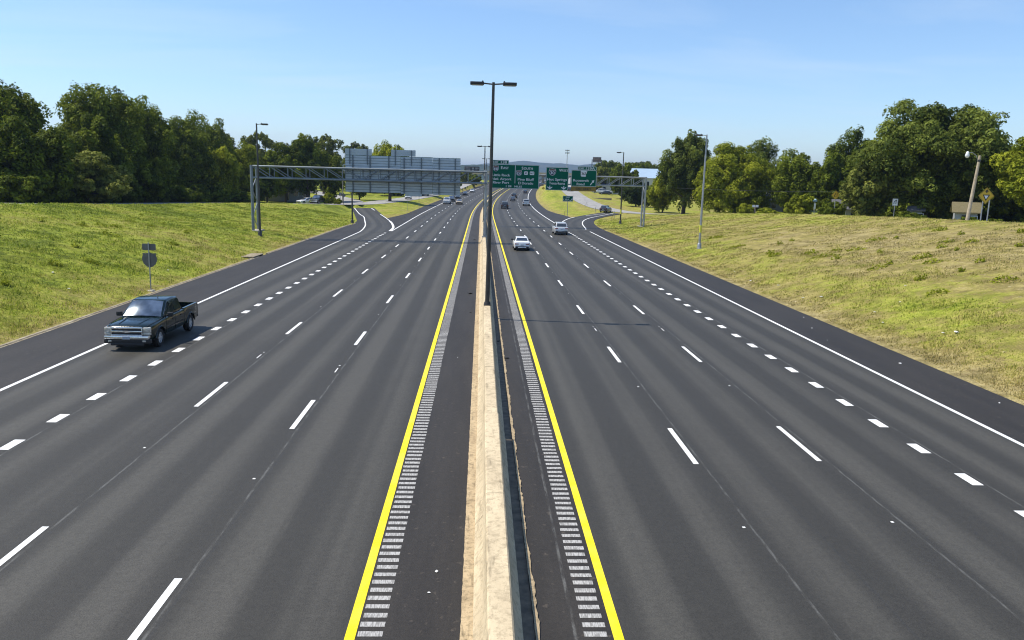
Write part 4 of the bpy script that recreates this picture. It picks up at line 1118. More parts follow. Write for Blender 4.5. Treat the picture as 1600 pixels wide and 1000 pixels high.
def pickup(label, x, y, heading, paint, near=False, dz=0.0, group="vehicles driving on the freeway", crew=True):
    root = empty("pickup_truck", (x, y, dz), heading, label, "pickup truck", group)
    P = PAINT[paint]; W = 1.0
    st = [(2.86, half(.80, .52, .72, .98, 1.02)), (2.80, half(.90, .48, .74, 1.03, 1.08)), (2.62, half(.965, .44, .76, 1.08, 1.14)), (2.2, half(1.0, .42, .78, 1.11, 1.18)), (1.75, half(1.0, .42, .78, 1.14, 1.215)), (1.28, half(1.0, .42, .78, 1.165, 1.235)), (1.2, half(1.0, .42, .78, 1.19, 1.21, .92)),
          (.2, half(1.0, .40, .78, 1.20, 1.22, .92)), (-1.02, half(1.0, .42, .78, 1.21, 1.22, .92)), (-1.035, halfbed(.985, .44, .78, 1.24, .72)), (-1.5, halfbed(1.0, .46, .78, 1.25, .72)), (-2.72, halfbed(1.0, .50, .78, 1.255, .72)), (-2.74, half(.995, .52, .80, 1.25, 1.252, .9, .5)), (-2.84, half(.985, .54, .80, 1.24, 1.245, .9, .5))]
    mb = loft(st); body = mb.build("body", P, root); body.data.materials.append(M['trim'])
    wh = [(.84, 1.80), (-.84, 1.80), (.84, -1.82), (-.84, -1.82)]
    cut_wheels(body, wh, .47, .30)
    for wx, wy in wh: wheel(root, wx, wy, .395, .26)
    cabin(root, P, (.92, 1.36, 1.20), (.745, .50, 1.875), (.745, -.80, 1.865), (.90, -1.03, 1.23), split=(-.08,), bev=.085)
    # bed lining
    mb = MB(); mb.box(-.86, .86, -2.71, -1.045, .722, .735); mb.build("bed_liner", M['bed'], root)
    # grille: chrome frame, bars and dark openings, emblem
    mb = MB(); mb.bbox(-.62, .62, 2.80, 2.905, .70, 1.02, .02); gr = mb.build("grille", M['trim'], root, 40)
    mb = MB()
    for z0, z1 in ((.975, 1.045), (.825, .895), (.68, .725)): mb.bbox(-.66, .66, 2.86, 2.935, z0, z1, .012)
    for sx in (-1, 1): mb.bbox(*sorted((sx * .62, sx * .665)), 2.85, 2.93, .70, 1.02, .012)
    mb.build("grille_bars", M['chrome'], gr, 40)
    mb = MB(); mb.plate([(-.15, .83), (-.055, .83), (-.055, .815), (.065, .815), (.065, .83), (.15, .83), (.13, .89), (.055, .89), (.055, .905), (-.065, .905), (-.065, .89), (-.17, .89)], 2.936, 2.955); mb.build("emblem", M['chrome'], gr)
    for s in (1, -1):
        mb = MB(); x0, x1 = sorted((s * .67, s * .955)); mb.bbox(x0, x1, 2.66, 2.875, .80, 1.03, .03); hl = mb.build("headlight", M['lampglass'], root, 40)
        mb = MB(); x0, x1 = sorted((s * .67, s * .955)); mb.bbox(x0, x1, 2.68, 2.868, .69, .797, .02); mb.build("indicator", M['amber'] if False else M['lampglass'], hl, 40)
        mb = MB(); x0, x1 = sorted((s * .64, s * .80)); mb.bbox(x0, x1, 2.78, 2.935, .40, .49, .02); mb.build("fog_lamp", M['lampglass'], root, 40)
        mb = MB(); x0, x1 = sorted((s * .80, s * .93)); mb.bbox(x0, x1, -2.872, -2.78, .82, 1.22, .02); mb.build("tail_light", M['redlens'], root, 40)
        for yy in (.35, -.62):
            mb = MB(); x0, x1 = sorted((s * .985, s * 1.025)); mb.bbox(x0, x1, yy - .1, yy + .1, 1.0, 1.035, .008); mb.build("door_handle", M['trim'] if paint == 'black' else P, root)
        mb = MB(); x0, x1 = sorted((s * .995, s * 1.012)); mb.box(x0, x1, -.93, 1.15, .70, .745); mb.build("side_moulding", M['trim'], root)
    for s in (1, -1):
        for yy in (1.16, .13, -.97):
            mb = MB(); mb.box(*sorted((s * .97, s * 1.0025)), yy - .008, yy + .008, .50, 1.13); mb.build("door_gap", M['trim'], root)
        mb = MB(); mb.tube([(s * .90, 1.34, 1.205), (s * .90, 2.0, 1.155), (s * .86, 2.62, 1.115), (s * .80, 2.80, 1.065)], .012, 5); mb.build("hood_gap", M['trim'], root)
        mb = MB(); mb.tube([(s * .50, 1.36, 1.225), (s * .46, 2.0, 1.19), (s * .42, 2.62, 1.142)], [.02, .035, .02], 6); mb.build("hood_crease", P, root, 60)
        for wy in (1.80, -1.82):
            mb = MB(); pts = [(s * .985, wy + .50 * math.cos(q), .40 + .50 * math.sin(q)) for q in np.linspace(.12, math.pi - .12, 14)]; mb.tube(pts, .035, 6); mb.build("wheel_arch", P, root, 60)
    mb = MB(); mb.bbox(-.70, .70, 2.80, 2.94, .24, .36, .03); mb.build("air_dam", M['trim'], root, 40)
    mb = MB(); mb.bbox(-.93, .93, 2.74, 2.985, .53, .675, .03); mb.build("front_bumper", M['chrome'], root, 40)
    mb = MB(); mb.bbox(-.97, .97, 2.70, 2.93, .33, .522, .03); mb.build("bumper_skirt", M['trim'] if paint != 'white' else P, root, 40)
    mb = MB(); mb.bbox(-.16, .16, 2.985, 3.0, .53, .66, .004); mb.build("number_plate", M['plate'], root)
    mb = MB(); mb.bbox(-.93, .93, -3.0, -2.80, .52, .68, .03); mb.build("rear_bumper", M['chrome'] if paint != 'black' else M['trim'], root, 40)
    mb = MB(); mb.bbox(-.16, .16, -3.012, -2.99, .56, .69, .004); mb.build("number_plate", M['plate'], root)
    mirror(root, .93, 1.02, 1.27, M['trim'], 1.15)
    mb = MB(); mb.tube([(-.55, 1.30, 1.262), (.1, 1.22, 1.29)], .012, 5); mb.tube([(.05, 1.33, 1.262), (.62, 1.22, 1.29)], .012, 5); mb.build("wipers", M['trim'], root)
    mb = MB(); mb.tube([(-.25, .15, 1.88), (-.25, .10, 1.96)], .018, 5); mb.build("antenna", M['trim'], root)
    mb = MB(); 
    for s in (1, -1):
        mb.box(*sorted((s * .30, s * .325)), 1.35, 2.7, 1.19, 1.205) if False else None
    return root

def sedan(label, x, y, heading, paint, dz=0.0, suv=False, scale=1.0, name=None, group="vehicles driving on the freeway"):
    nm = name or ("suv" if suv else "sedan")
    root = empty(nm, (x, y, dz), heading, label, "car", group); root.scale = (scale,) * 3
    P = PAINT[paint]
    if suv:
        st = [(2.46, half(.72, .42, .62, .88, .92)), (2.38, half(.86, .34, .62, .93, .98)), (2.1, half(.97, .28, .66, 1.00, 1.06)), (1.3, half(1.0, .26, .70, 1.06, 1.14)), (.9, half(1.0, .26, .70, 1.08, 1.14, .90)), (-1.9, half(1.0, .26, .72, 1.14, 1.15, .90)), (-2.25, half(.97, .30, .72, 1.12, 1.13, .9)), (-2.42, half(.90, .38, .72, 1.06, 1.07, .9)), (-2.46, half(.84, .42, .72, .95, .97, .9))]
        wh = [(.84, 1.5), (-.84, 1.5), (.84, -1.42), (-.84, -1.42)]; wr = .37
        cab = dict(A=(.86, 1.0, 1.09), B=(.69, .30, 1.74), C=(.70, -1.95, 1.72), D=(.84, -2.33, 1.10), split=(.05, -.95))
        rear, zb, L = -2.47, .28, 2.47
    else:
        st = [(2.30, half(.68, .36, .50, .68, .72)), (2.22, half(.80, .28, .52, .73, .78)), (1.95, half(.87, .22, .56, .79, .86)), (1.1, half(.90, .20, .60, .88, .96)), (.8, half(.90, .20, .60, .91, .96, .9)), (-1.2, half(.90, .20, .62, .97, .98, .9)), (-1.7, half(.89, .22, .64, .98, 1.02, .9)), (-2.1, half(.86, .28, .64, .97, 1.01, .9)), (-2.27, half(.80, .34, .64, .92, .95, .9)), (-2.32, half(.74, .40, .60, .80, .84, .9))]
        wh = [(.76, 1.38), (-.76, 1.38), (.76, -1.32), (-.76, -1.32)]; wr = .325
        cab = dict(A=(.80, .95, .93), B=(.61, .10, 1.41), C=(.60, -.95, 1.40), D=(.78, -1.72, .99), split=(-.28,))
        rear, zb, L = -2.33, .2, 2.31
    body = loft(st).build("body", P, root); body.data.materials.append(M['trim'])
    cut_wheels(body, wh, wr + .06, .24)
    for wx, wy in wh: wheel(root, wx, wy, wr, .22, 5)
    cabin(root, P, **cab, bev=.05)
    zl = .98 if suv else .80; hw = .84 if suv else .72
    for s in (1, -1):
        mb = MB(); x0, x1 = sorted((s * (hw - .36), s * (hw + .06))); mb.bbox(x0, x1, rear + .02 - .012, rear + .30, zl - .13, zl + .02, .03); mb.build("tail_light", M['redlens'], root, 40)
        mb = MB(); x0, x1 = sorted((s * (hw - .34), s * (hw + .02))); mb.bbox(x0, x1, L - .30, L - .05, zl - .18, zl - .05, .03); mb.build("headlight", M['lampglass'], root, 40)
    mb = MB(); mb.bbox(-hw + .05, hw - .05, L - .10, L + .012, zb + .18, zl - .20, .02); mb.build("grille", M['trim'], root, 40)
    mb = MB(); mb.bbox(-hw - .02, hw + .02, rear - .03, rear + .16, zb + .08, zb + .30, .03); mb.build("bumper_insert", M['trim'], root, 40)
    mb = MB(); mb.bbox(-hw * .62, hw * .62, rear - .045, rear, zb + .14, zb + .22, .01); mb.build("diffuser", P if not suv else M['galv'], root, 40)
    mb = MB(); mb.bbox(-.16, .16, rear - .022, rear + .05, zl - .20, zl - .08, .004); mb.build("number_plate", M['plate'], root)
    mirror(root, cab['A'][0] + .04, cab['A'][1] - .35, cab['A'][2] + .08, M['trim'] if paint in ('white',) else P, .9)
    if suv:
        for s in (1, -1):
            mb = MB(); mb.tube([(s * .62, .1, 1.76), (s * .63, -.2, 1.80), (s * .63, -1.6, 1.79), (s * .62, -1.85, 1.75)], .022, 6); mb.build("roof_rail", M['galv'], root, 40)
    return root
def on_road(o, s, up):
    x, y, z = road(o, s); a = max(0, s - S0) / RAD
    return x, y, (-a if up else math.pi - a), z + .006
def drive(fn, o, s, up, label, paint, **kw):
    x, y, h, z = on_road(o, s, up); return fn(label, x, y, h, paint, dz=z, **kw)

pickup("dark green-black crew cab pickup coming towards the bridge in the outer lane", -15.05, 36.1, math.pi, 'black', near=True, dz=.006)
drive(sedan, 4.55, 86.9, True, "white sedan driving away in the lane beside the right yellow line", 'white')
drive(sedan, 11.5, 113.0, True, "silver white tall car with a dark rear window driving away by the exit gore", 'silver', suv=True)
s_ = 225; drive(pickup, 11.9, 228, True, "white pickup driving away in the outer lane of the right bend", 'silver')
drive(sedan, 5.6, 205, True, "black tall car driving away, nearest of the dark cars on the right carriageway", 'dark', suv=True)
drive(sedan, 8.1, 263, True, "dark grey sedan driving away behind a black tall car on the right bend", 'grey')
drive(sedan, 8.3, 292, True, "black boxy tall car half hidden beyond the dark grey sedan", 'dark', suv=True)
drive(sedan, 11.9, 345, True, "dark car farthest away on the right carriageway just under the widest sign", 'dark')
drive(pickup, -11.0, 227, False, "white pickup coming towards the bridge, leading the far left cluster", 'white')
drive(sedan, -11.0, 246, False, "slate blue tall car close behind the white oncoming pickup", 'blue', suv=True)
drive(sedan, -7.4, 226, False, "tan car coming on in the middle lane beside the white pickup", 'tan')
drive(sedan, -11.0, 272, False, "slate blue sedan behind the tan car in the far left cluster", 'blue')
drive(sedan, -11.0, 305, False, "black car at the back of the oncoming left cluster, beside the sign edge", 'dark')
drive(sedan, -11.0, 340, False, "white sedan coming on alone behind the left cluster", 'white')
drive(sedan, -3.9, 400, False, "dark oncoming car glimpsed between the gantry post and the nearest pole", 'dark')
sedan("black boxy jeep on the pale road at the top of the exit ramp", 29.4, 184.0, -.45, 'dark', dz=gz(29.4, 184) + .07, suv=True, scale=.92, name="jeep", group="vehicles on the frontage roads")
sedan("dark car far up the pale frontage road below the Roosevelt Road sign", 31.8, 283, -.05, 'dark', dz=gz(31.8, 283) + .07, group="vehicles on the frontage roads")
sedan("silver car at the far right edge by the trees, roof just above the bank", 80.5, 116, .5, 'silver', dz=1.75, group="vehicles on the frontage roads")
pickup("dark pickup parked in tree shade near the left junction", -36.3, 176.5, math.pi * .94, 'black', dz=gz(-36.3, 176.5) + .03, group="vehicles on the frontage roads")
sedan("white car parked behind the dark shaded pickup near the left junction", -39.6, 179.5, math.pi * .8, 'white', dz=gz(-39.6, 179.5) + .03, group="vehicles on the frontage roads")
sedan("silver car on the pale left frontage road under the blank signs", -21.3, 231, math.pi, 'silver', dz=gz(-21.3, 231) + .07, group="vehicles on the frontage roads")
HAZE = 1.3e-4
# ------------------------------------------------------------------ trees
def leaf_material(name, dark, light, trans=.35):
    t = NT(name)
    a = t.n('Attribute', attribute_name="tint").outputs['Fac']
    n = t.noise(t.obj(), .5, 3.0)
    f = t.math('ADD', t.math('MULTIPLY', a, .75), t.math('MULTIPLY', t.math('SUBTRACT', n, .5), .8))
    c = t.mix(t.maprange(f, 0, .8, 0, 1, False), dark, light)
    ps = t.principled(c, .7, 0, None, .08)
    tr = t.n('BsdfTranslucent'); c2 = t.mix(.5, c, (.16, .20, .01)); t.set(tr.inputs[0], c2)
    mx = t.n('MixShader'); mx.inputs[0].default_value = trans
    t.t.links.new(ps.outputs[0], mx.inputs[1]); t.t.links.new(tr.outputs[0], mx.inputs[2])
    return t.done(mx)
LEAF = dict(deep=leaf_material("leaf_deep", (.038, .060, .006), (.20, .245, .022), .26), mid=leaf_material("leaf_mid", (.052, .078, .009), (.235, .28, .028), .28),
            lime=leaf_material("leaf_lime", (.13, .165, .011), (.42, .44, .036), .36), olive=leaf_material("leaf_olive", (.080, .098, .018), (.27, .29, .058), .28),
            cedar=leaf_material("leaf_cedar", (.018, .034, .011), (.065, .095, .026), .2), oak=leaf_material("leaf_oak", (.042, .064, .011), (.235, .28, .052), .32), gold=leaf_material("leaf_gold", (.085, .105, .016), (.19, .19, .035), .38))
M['bark'] = pmat("bark", (.075, .058, .042), .95, 0, .35, 5, .6)
def crown_mesh(w_, d_, zc, hz, nlobe, nleaf, seed, shape='round', leaf=.34, lobe=.34, fill=.15):
    """leaf faces gathered into lobes and sub-lobes of uneven size"""
    g = np.random.default_rng(seed)
    k = np.arange(nlobe) + .5
    ph = np.arccos(1 - 2 * k / nlobe); th = np.pi * (1 + 5 ** .5) * k + g.random() * 6
    dirs = np.stack([np.cos(th) * np.sin(ph), np.sin(th) * np.sin(ph), np.cos(ph)], 1) + g.normal(0, .16, (nlobe, 3))
    dirs /= np.linalg.norm(dirs, axis=1)[:, None]
    rad = .60 + .22 * g.random(nlobe)
    ninner = max(2, nlobe // 5); rad[g.choice(nlobe, ninner, False)] *= .45
    C = dirs * rad[:, None]
    sc = np.ones(nlobe)
    if shape == 'cone': sc = np.clip(1.0 - .80 * (C[:, 2] + .8) / 1.6, .12, 1) * 1.35; C[:, 0] *= sc; C[:, 1] *= sc
    if shape == 'column': C[:, 0] *= .9; C[:, 1] *= .9
    if shape == 'dome': C[:, 2] = np.where(C[:, 2] < 0, C[:, 2] * .95, C[:, 2]); m = C[:, 2] < 0; C[m, 0] *= 1.22; C[m, 1] *= 1.22
    lr = lobe * (.65 + .7 * g.random(nlobe)) * (np.clip(sc, .45, 1) if shape == 'cone' else 1)
    ext = np.array([w_ / 2, d_ / 2, hz / 2])
    nsub = 11
    li = np.repeat(np.arange(nlobe), nsub)
    sd_ = g.normal(0, 1, (nlobe * nsub, 3)); sd_[:, 2] += .25; sd_ /= np.linalg.norm(sd_, axis=1)[:, None]
    SC = C[li] + sd_ * (lr[li] * (.55 + .45 * g.random(len(li))))[:, None]
    sr = lr[li] * (.28 + .30 * g.random(len(li)))
    wgt = sr ** 2; wgt /= wgt.sum()
    si = g.choice(len(li), nleaf, p=wgt)
    ld = g.normal(0, 1, (nleaf, 3)); ld[:, 2] += .3; ld /= np.linalg.norm(ld, axis=1)[:, None]
    rr_ = (.55 + .55 * g.random(nleaf) ** .6)
    pos = SC[si] + ld * (sr[si] * rr_)[:, None]
    for ax in range(3):
        lo_, hi_ = np.percentile(pos[:, ax], (.15, 99.85)); pos[:, ax] = (pos[:, ax] - (lo_ + hi_) / 2) / ((hi_ - lo_) / 2)
    pos *= ext
    stray = g.random(nleaf) < .06; pos[stray] *= 1 + .05 * g.random(stray.sum())[:, None]
    pos[:, 2] += zc
    nrm = ld * 1.1 + g.normal(0, .48, (nleaf, 3)) + np.array([0, 0, .35]); nrm /= np.linalg.norm(nrm, axis=1)[:, None]
    t1_ = np.cross(nrm, g.normal(0, 1, (nleaf, 3))); t1_ /= np.linalg.norm(t1_, axis=1)[:, None]; t2 = np.cross(nrm, t1_)
    L = leaf * (.55 + .9 * g.random(nleaf))[:, None]; Wd = L * (.42 + .25 * g.random(nleaf))[:, None]
    v = np.zeros((nleaf, 4, 3))
    v[:, 0] = pos - t1_ * L; v[:, 1] = pos + t2 * Wd + nrm * Wd * .3; v[:, 2] = pos + t1_ * L; v[:, 3] = pos - t2 * Wd + nrm * Wd * .3
    v[:, 2, 2] -= L[:, 0] * .3
    v[:, :, 2] = np.maximum(v[:, :, 2], .03)
    tint = np.repeat(np.clip(.45 + .28 * g.normal(0, 1, len(li))[si] * .7 + .22 * g.normal(0, 1, nlobe)[li[si]] + .16 * g.normal(0, 1, nleaf), 0, 1), 4)
    me = bpy.data.meshes.new("crown")
    me.vertices.add(4 * nleaf); me.vertices.foreach_set("co", v.ravel())
    me.loops.add(4 * nleaf); me.loops.foreach_set("vertex_index", np.arange(4 * nleaf))
    me.polygons.add(nleaf); me.polygons.foreach_set("loop_start", np.arange(0, 4 * nleaf, 4)); me.polygons.foreach_set("loop_total", np.full(nleaf, 4))
    me.update(calc_edges=True)
    a = me.attributes.new("tint", 'FLOAT', 'POINT'); a.data.foreach_set("value", tint)
    return me, C * ext + np.array([0, 0, zc])
def trunk_mesh(h, r, lobes, seed, nlimb=9, multi=1):
    rs = random.Random(seed); mb = MB()
    for m in range(multi):
        bx, by = (0, 0) if multi == 1 else (rs.uniform(-.8, .8), rs.uniform(-.8, .8))
        top = (rs.uniform(-.4, .4) + bx, rs.uniform(-.4, .4) + by, h)
        mb.tube([(bx, by, -.4), (bx * .9, by * .9, .25), (bx + rs.uniform(-.1, .1), by + rs.uniform(-.1, .1), h * .5), top], [r * 1.5, r * 1.1, r * .85, r * .45], 9)
    for i in rs.sample(range(len(lobes)), min(nlimb, len(lobes))):
        q = lobes[i]; z0 = min(h * .9, max(h * .35, q[2] * .55))
        p0 = Vector((0, 0, z0)); p2 = Vector(q); p1 = p0.lerp(p2, .5) + Vector((0, 0, -.06 * (p2 - p0).length))
        mb.tube([p0, p1, p2], [r * .42, r * .28, r * .07], 6)
    return mb
TREES = []
def tree(x, y, w_, topz, label, kind='mid', shape='round', base=.14, seed=1, nlobe=26, nleaf=15000, leaf=.30, lobe=.34, d=None, name="broadleaf_tree", cat="tree", group=None, multi=1, tr=None, zb=None):
    z0 = gz(x, y) if zb is None else zb; h = topz - z0
    root = empty(name, (x, y, z0), 0, label, cat, group)
    zb_ = h * base; hz = (h - zb_)
    me, lob = crown_mesh(w_ * .97, (d or w_) * .97, zb_ + hz / 2, hz * .99, int(nlobe * 1.25), int(nleaf * 1.9), seed, shape, leaf * .70, lobe * .92)
    me.materials.append(LEAF[kind])
    c = bpy.data.objects.new("crown", me); COL.objects.link(c); c.parent = root
    trunk_mesh(zb_ + hz * .55, tr or max(.10, h * .020), lob, seed, multi=multi).build("trunk", M['bark'], root, 60)
    TREES.append(root)
    return root
def tree_copy(src, x, y, k, rz, label, group=None, kz=1.0):
    r = src.copy(); COL.objects.link(r); r.location = (x, y, gz(x, y)); r.rotation_euler = (0, 0, rz); r.scale = (k, k, k * kz); r["label"] = label
    if group: r["group"] = group
    elif "group" in r.keys(): del r["group"]
    for ch in src.children:
        c = ch.copy(); COL.objects.link(c); c.parent = r
    return r
WL = "trees of the dense wood behind the left frontage road"; WR = "trees behind the right frontage road"
# left wood
tree(-64.5, 108, 12.5, 18.2, "tall dark tree at the far left edge of the wood", 'deep', seed=11, nleaf=24000, nlobe=34, base=.05, group=WL)
t2_ = tree(-60, 128, 13.5, 20.2, "tallest feathery tree of the left wood, with the domed top", 'mid', seed=12, nleaf=26000, nlobe=36, base=.05, group=WL)
tree(-57.0, 103, 10.5, 13.6, "rounded mid-height tree in front of the far left tall tree", 'deep', 'dome', seed=13, nleaf=20000, nlobe=28, base=.02, group=WL)
tree(-57.0, 119, 10.5, 15.2, "bushy tree filling the gap between the tall left trees", 'deep', 'dome', seed=14, nleaf=20000, nlobe=28, base=.02, group=WL)
tree(-55.2, 112.5, 11.6, 9.9, "pale green arching shrub at the foot of the left wood", 'olive', 'dome', seed=15, nleaf=17000, nlobe=26, base=.0, leaf=.30, name="large_shrub", cat="shrub", group=WL)
tree(-59.5, 139, 14.0, 19.5, "broad dark tree right of the tallest left tree", 'mid', seed=16, nleaf=26000, nlobe=36, base=.04, group=WL)
tree(-56.0, 133, 8.5, 11.0, "low leafy tree with a dark foot below the broad tree", 'deep', 'dome', seed=17, nleaf=14000, nlobe=24, base=.0, group=WL)
tree(-59.5, 160, 12.0, 19.0, "tree on the falling right shoulder of the left wood", 'mid', seed=18, nleaf=22000, nlobe=30, base=.04, group=WL)
tree(-62, 183, 10.5, 19.0, "tree behind the right shoulder of the left wood", 'mid', seed=19, nleaf=17000, nlobe=28, base=.04, group=WL)
tree(-55.5, 166, 9.5, 12.6, "yellow-green tree at the right foot of the left wood", 'lime', 'dome', seed=20, nleaf=15000, nlobe=26, base=.02, group=WL)
tree(-57.0, 186, 11.5, 14.4, "yellow-green tree just left of the gantry leg", 'lime', seed=21, nleaf=17000, nlobe=28, base=.03, group=WL)
for i, (x, y, k) in enumerate(((-74, 122, 1.0), (-73, 150, 1.0), (-76, 178, .95), (-80, 205, .95))):
    tree_copy(t2_, x, y, k, 1.3 * i + .6, "tall tree hidden mostly behind the front row of the left wood", WL, .92)
# sparse tall trees behind
sp_ = tree(-75, 232, 12, 19.6, "airy dark tall tree rising behind the gantry leg", 'olive', seed=22, nleaf=11000, nlobe=40, base=.30, lobe=.19, leaf=.34)
tree_copy(sp_, -68, 245, 1.0, 2.0, "airy dark tall tree behind the left light pole top")
tree_copy(sp_, -52, 262, 1.02, 4.0, "airy tall tree peeping out left of the blank sign tabs")
tree_copy(sp_, -45, 290, .95, .7, "airy tall tree right behind the wide exit tab back")
tree(-47.2, 192, 10.0, 14.8, "dark round tree behind the left truss, shading the house", 'deep', seed=23, nleaf=18000, nlobe=28, base=.14)
tree(-42.6, 195, 10.4, 16.9, "tree with upright plume-like branches behind the left truss", 'mid', 'column', seed=24, nleaf=20000, nlobe=30, base=.14, lobe=.27)
tree(-37.5, 202, 7.0, 12.3, "smaller dark tree between the plumed tree and the sign backs", 'deep', seed=25, nleaf=12000, nlobe=24, base=.12)
tree(-33.5, 218, 8.0, 10.5, "leafy tree behind the left edge of the sign backs", 'mid', seed=26, nleaf=11000, base=.1)
tree(-24.6, 213, 11.2, 16.6, "big sunlit yellow-green tree standing behind the blank sign backs", 'lime', seed=27, nleaf=20000, nlobe=30, base=.17, tr=.42)
for i, (x, y, w_, tz) in enumerate(((-30, 262, 12, 8.5), (-20, 268, 11, 8.0), (-38, 285, 14, 10), (-12.5, 310, 9, 7.5), (-26, 320, 14, 10))):
    tree(x, y, w_, tz, "dark low tree in the belt beyond the left junction", 'deep', 'dome', seed=40 + i, nleaf=9000, nlobe=20, base=.05, leaf=.5, group="belt of dark trees beyond the left junction")
tree(-15, 405, 8.5, 12.8, "hazy tree under the left end of the dark billboard", 'olive', seed=50, nleaf=6000, base=.1, leaf=.55)
tree(-9.5, 415, 8, 11.2, "hazy tree beside the post of the dark billboard", 'olive', seed=51, nleaf=6000, base=.1, leaf=.55)
tree(-3.5, 398, 6.8, 9.4, "small round green tree near the far left roadside", 'mid', seed=52, nleaf=6000, base=.1, leaf=.45)
tree(-34.2, 179, 2.9, 3.6, "larger clipped round bush by the left junction", 'lime', 'dome', seed=53, nleaf=4000, nlobe=16, base=.0, leaf=.17, lobe=.5, name="round_bush", cat="bush", tr=.05)
tree(-31.8, 176, 1.8, 2.5, "smaller clipped round bush by the left junction", 'lime', 'dome', seed=54, nleaf=2500, nlobe=14, base=.0, leaf=.14, lobe=.5, name="round_bush", cat="bush", tr=.04)
us = tree(-56.5, 97, 6.5, gz(-56.5, 97) + 3.4, "dark leafy undergrowth shrub along the foot of the left wood", 'deep', 'dome', seed=90, nleaf=7000, nlobe=20, base=.0, leaf=.28, name="undergrowth_shrub", cat="shrub", group="undergrowth along the foot of the left wood", tr=.06)
for i, (x, y) in enumerate(((-57.5, 104), (-58, 111), (-57, 119), (-57.5, 126), (-57, 133), (-57.5, 140), (-57, 147), (-56, 155), (-54, 162), (-53, 170), (-53.5, 178), (-54, 187), (-62, 100), (-63, 116), (-64, 132), (-64, 148), (-63, 164), (-62, 178), (-70, 120), (-71, 140), (-70, 165), (-68, 190))):
    tree_copy(us, x, y, 1.0 + .25 * math.sin(i * 2.3), i * 1.9, us["label"], us["group"], 1.0 + .3 * math.cos(i * 1.7))
for i, (x, y, k) in enumerate(((84, 100, 2.2), (82, 112, 2.0), (80, 124, 2.0), (84, 136, 2.3), (76, 148, 2.0), (74, 134, 1.7), (72, 126, 1.5), (86, 90, 2.2), (78, 105, 1.8), (70, 142, 1.6), (90, 122, 2.4))):
    tree_copy(us, x, y, k, i * 2.1, "dark undergrowth shrub behind the houses under the right trees", "undergrowth under the right trees", 1.0)
for i, (x, y, k) in enumerate(((58.3, 104.3, .42), (60.6, 94.6, .36), (58.9, 107.6, .4), (63.5, 95.0, .40), (57.6, 100.5, .30))):
    tree_copy(us, x, y, k, i * 1.7, "small shrub half hiding the pale sheds at the right crest", "small shrubs at the right crest", 1.0)
tree(-49.5, 184, 6.0, 10.0, "slim dark tree standing right behind the left gantry leg", 'deep', seed=91, nleaf=9000, nlobe=22, base=.08)
# right side
tree(43.0, 217, 8.6, 8.8, "dense dark cedar standing behind the right truss", 'cedar', 'dome', seed=60, nleaf=15000, nlobe=28, base=.05, leaf=.26, name="cedar_tree")
tree(47.0, 213, 4.6, 6.2, "small leafy tree right of the dark cedar", 'mid', seed=61, nleaf=6000, nlobe=18, base=.1, leaf=.26)
tree(47.5, 262, 9.5, 13.8, "dark tree behind the cedar, left of the blue-grey roof", 'deep', seed=62, nleaf=15000, nlobe=28, base=.08, leaf=.42)
tree(45.5, 300, 11, 13.0, "olive tree behind the far right billboard legs", 'olive', seed=63, nleaf=11000, nlobe=24, base=.08, leaf=.5)
bgr = tree(70, 345, 14, 16.6, "dark distant tree behind the blue-grey roof", 'deep', seed=64, nleaf=12000, nlobe=26, base=.08, leaf=.5, group="distant trees behind the blue-grey roof")
for x, y, k in ((84, 350, 1.05), (60, 370, .95), (98, 330, 1.1)): tree_copy(bgr, x, y, k, x, "dark distant tree behind the blue-grey roof", "distant trees behind the blue-grey roof")
tree(45.3, 174, 12.0, 18.6, "tall dark ragged tree right of the right gantry leg", 'oak', seed=65, nleaf=26000, nlobe=36, base=.10, lobe=.29, tr=.42)
tree(43.4, 186, 7.8, 9.6, "sunlit yellow-green tree at the left foot of the tall ragged tree", 'lime', seed=66, nleaf=11000, base=.06)
tree(53.3, 163, 18.0, 15.9, "widest yellow-green tree behind the right light pole", 'lime', 'dome', seed=67, nleaf=34000, nlobe=44, base=.02, lobe=.28)
tree(65.5, 188, 14, 18.6, "tall dark green tree rising behind the wide yellow-green tree", 'oak', seed=68, nleaf=18000, nlobe=30, base=.08)
tree(62.5, 153, 10.2, 14.6, "light green tree between the wide tree and the merge sign", 'mid', seed=69, nleaf=18000, nlobe=30, base=.06)
tree(66, 144, 9.0, 13.8, "green tree behind the yellow merge sign", 'deep', seed=70, nleaf=15000, nlobe=28, base=.06)
tree(76, 160, 10.5, 19.4, "dark tree top left of the great right tree", 'deep', seed=71, nleaf=15000, nlobe=28, base=.08)
tree(64.8, 112, 21.4, 19.9, "great round green tree dominating the right side", 'oak', 'dome', seed=72, nleaf=60000, nlobe=60, base=.12, lobe=.26, tr=.6)
tree(55.3, 111.5, 6.6, 11.6, "leaning green tree skirting the left flank of the great tree", 'olive', 'dome', seed=73, nleaf=15000, nlobe=26, base=.02)
tree(71, 96, 12.0, 15.2, "bright yellow-green tree at the right edge behind the pole", 'lime', seed=74, nleaf=26000, nlobe=34, base=.2)
tree(85, 118, 15.0, 15.5, "dark tree filling the gap between the great tree and the edge", 'deep', seed=75, nleaf=14000, nlobe=28, base=.05)
tree(83, 135, 15.0, 15.5, "dark tree shaded behind the great right tree", 'deep', seed=76, nleaf=14000, nlobe=28, base=.05)
tree(55.0, 133, 5.2, 6.4, "leafy shrub with a bare pale stem left of the street name post", 'lime', 'dome', seed=77, nleaf=7000, nlobe=20, base=.0, leaf=.22, name="large_shrub", cat="shrub", tr=.07)
tree(51.5, 113.5, 3.8, 5.6, "low shrub growing around the post of the merge sign", 'mid', 'dome', seed=78, nleaf=5500, nlobe=18, base=.0, leaf=.2, name="large_shrub", cat="shrub", tr=.06)
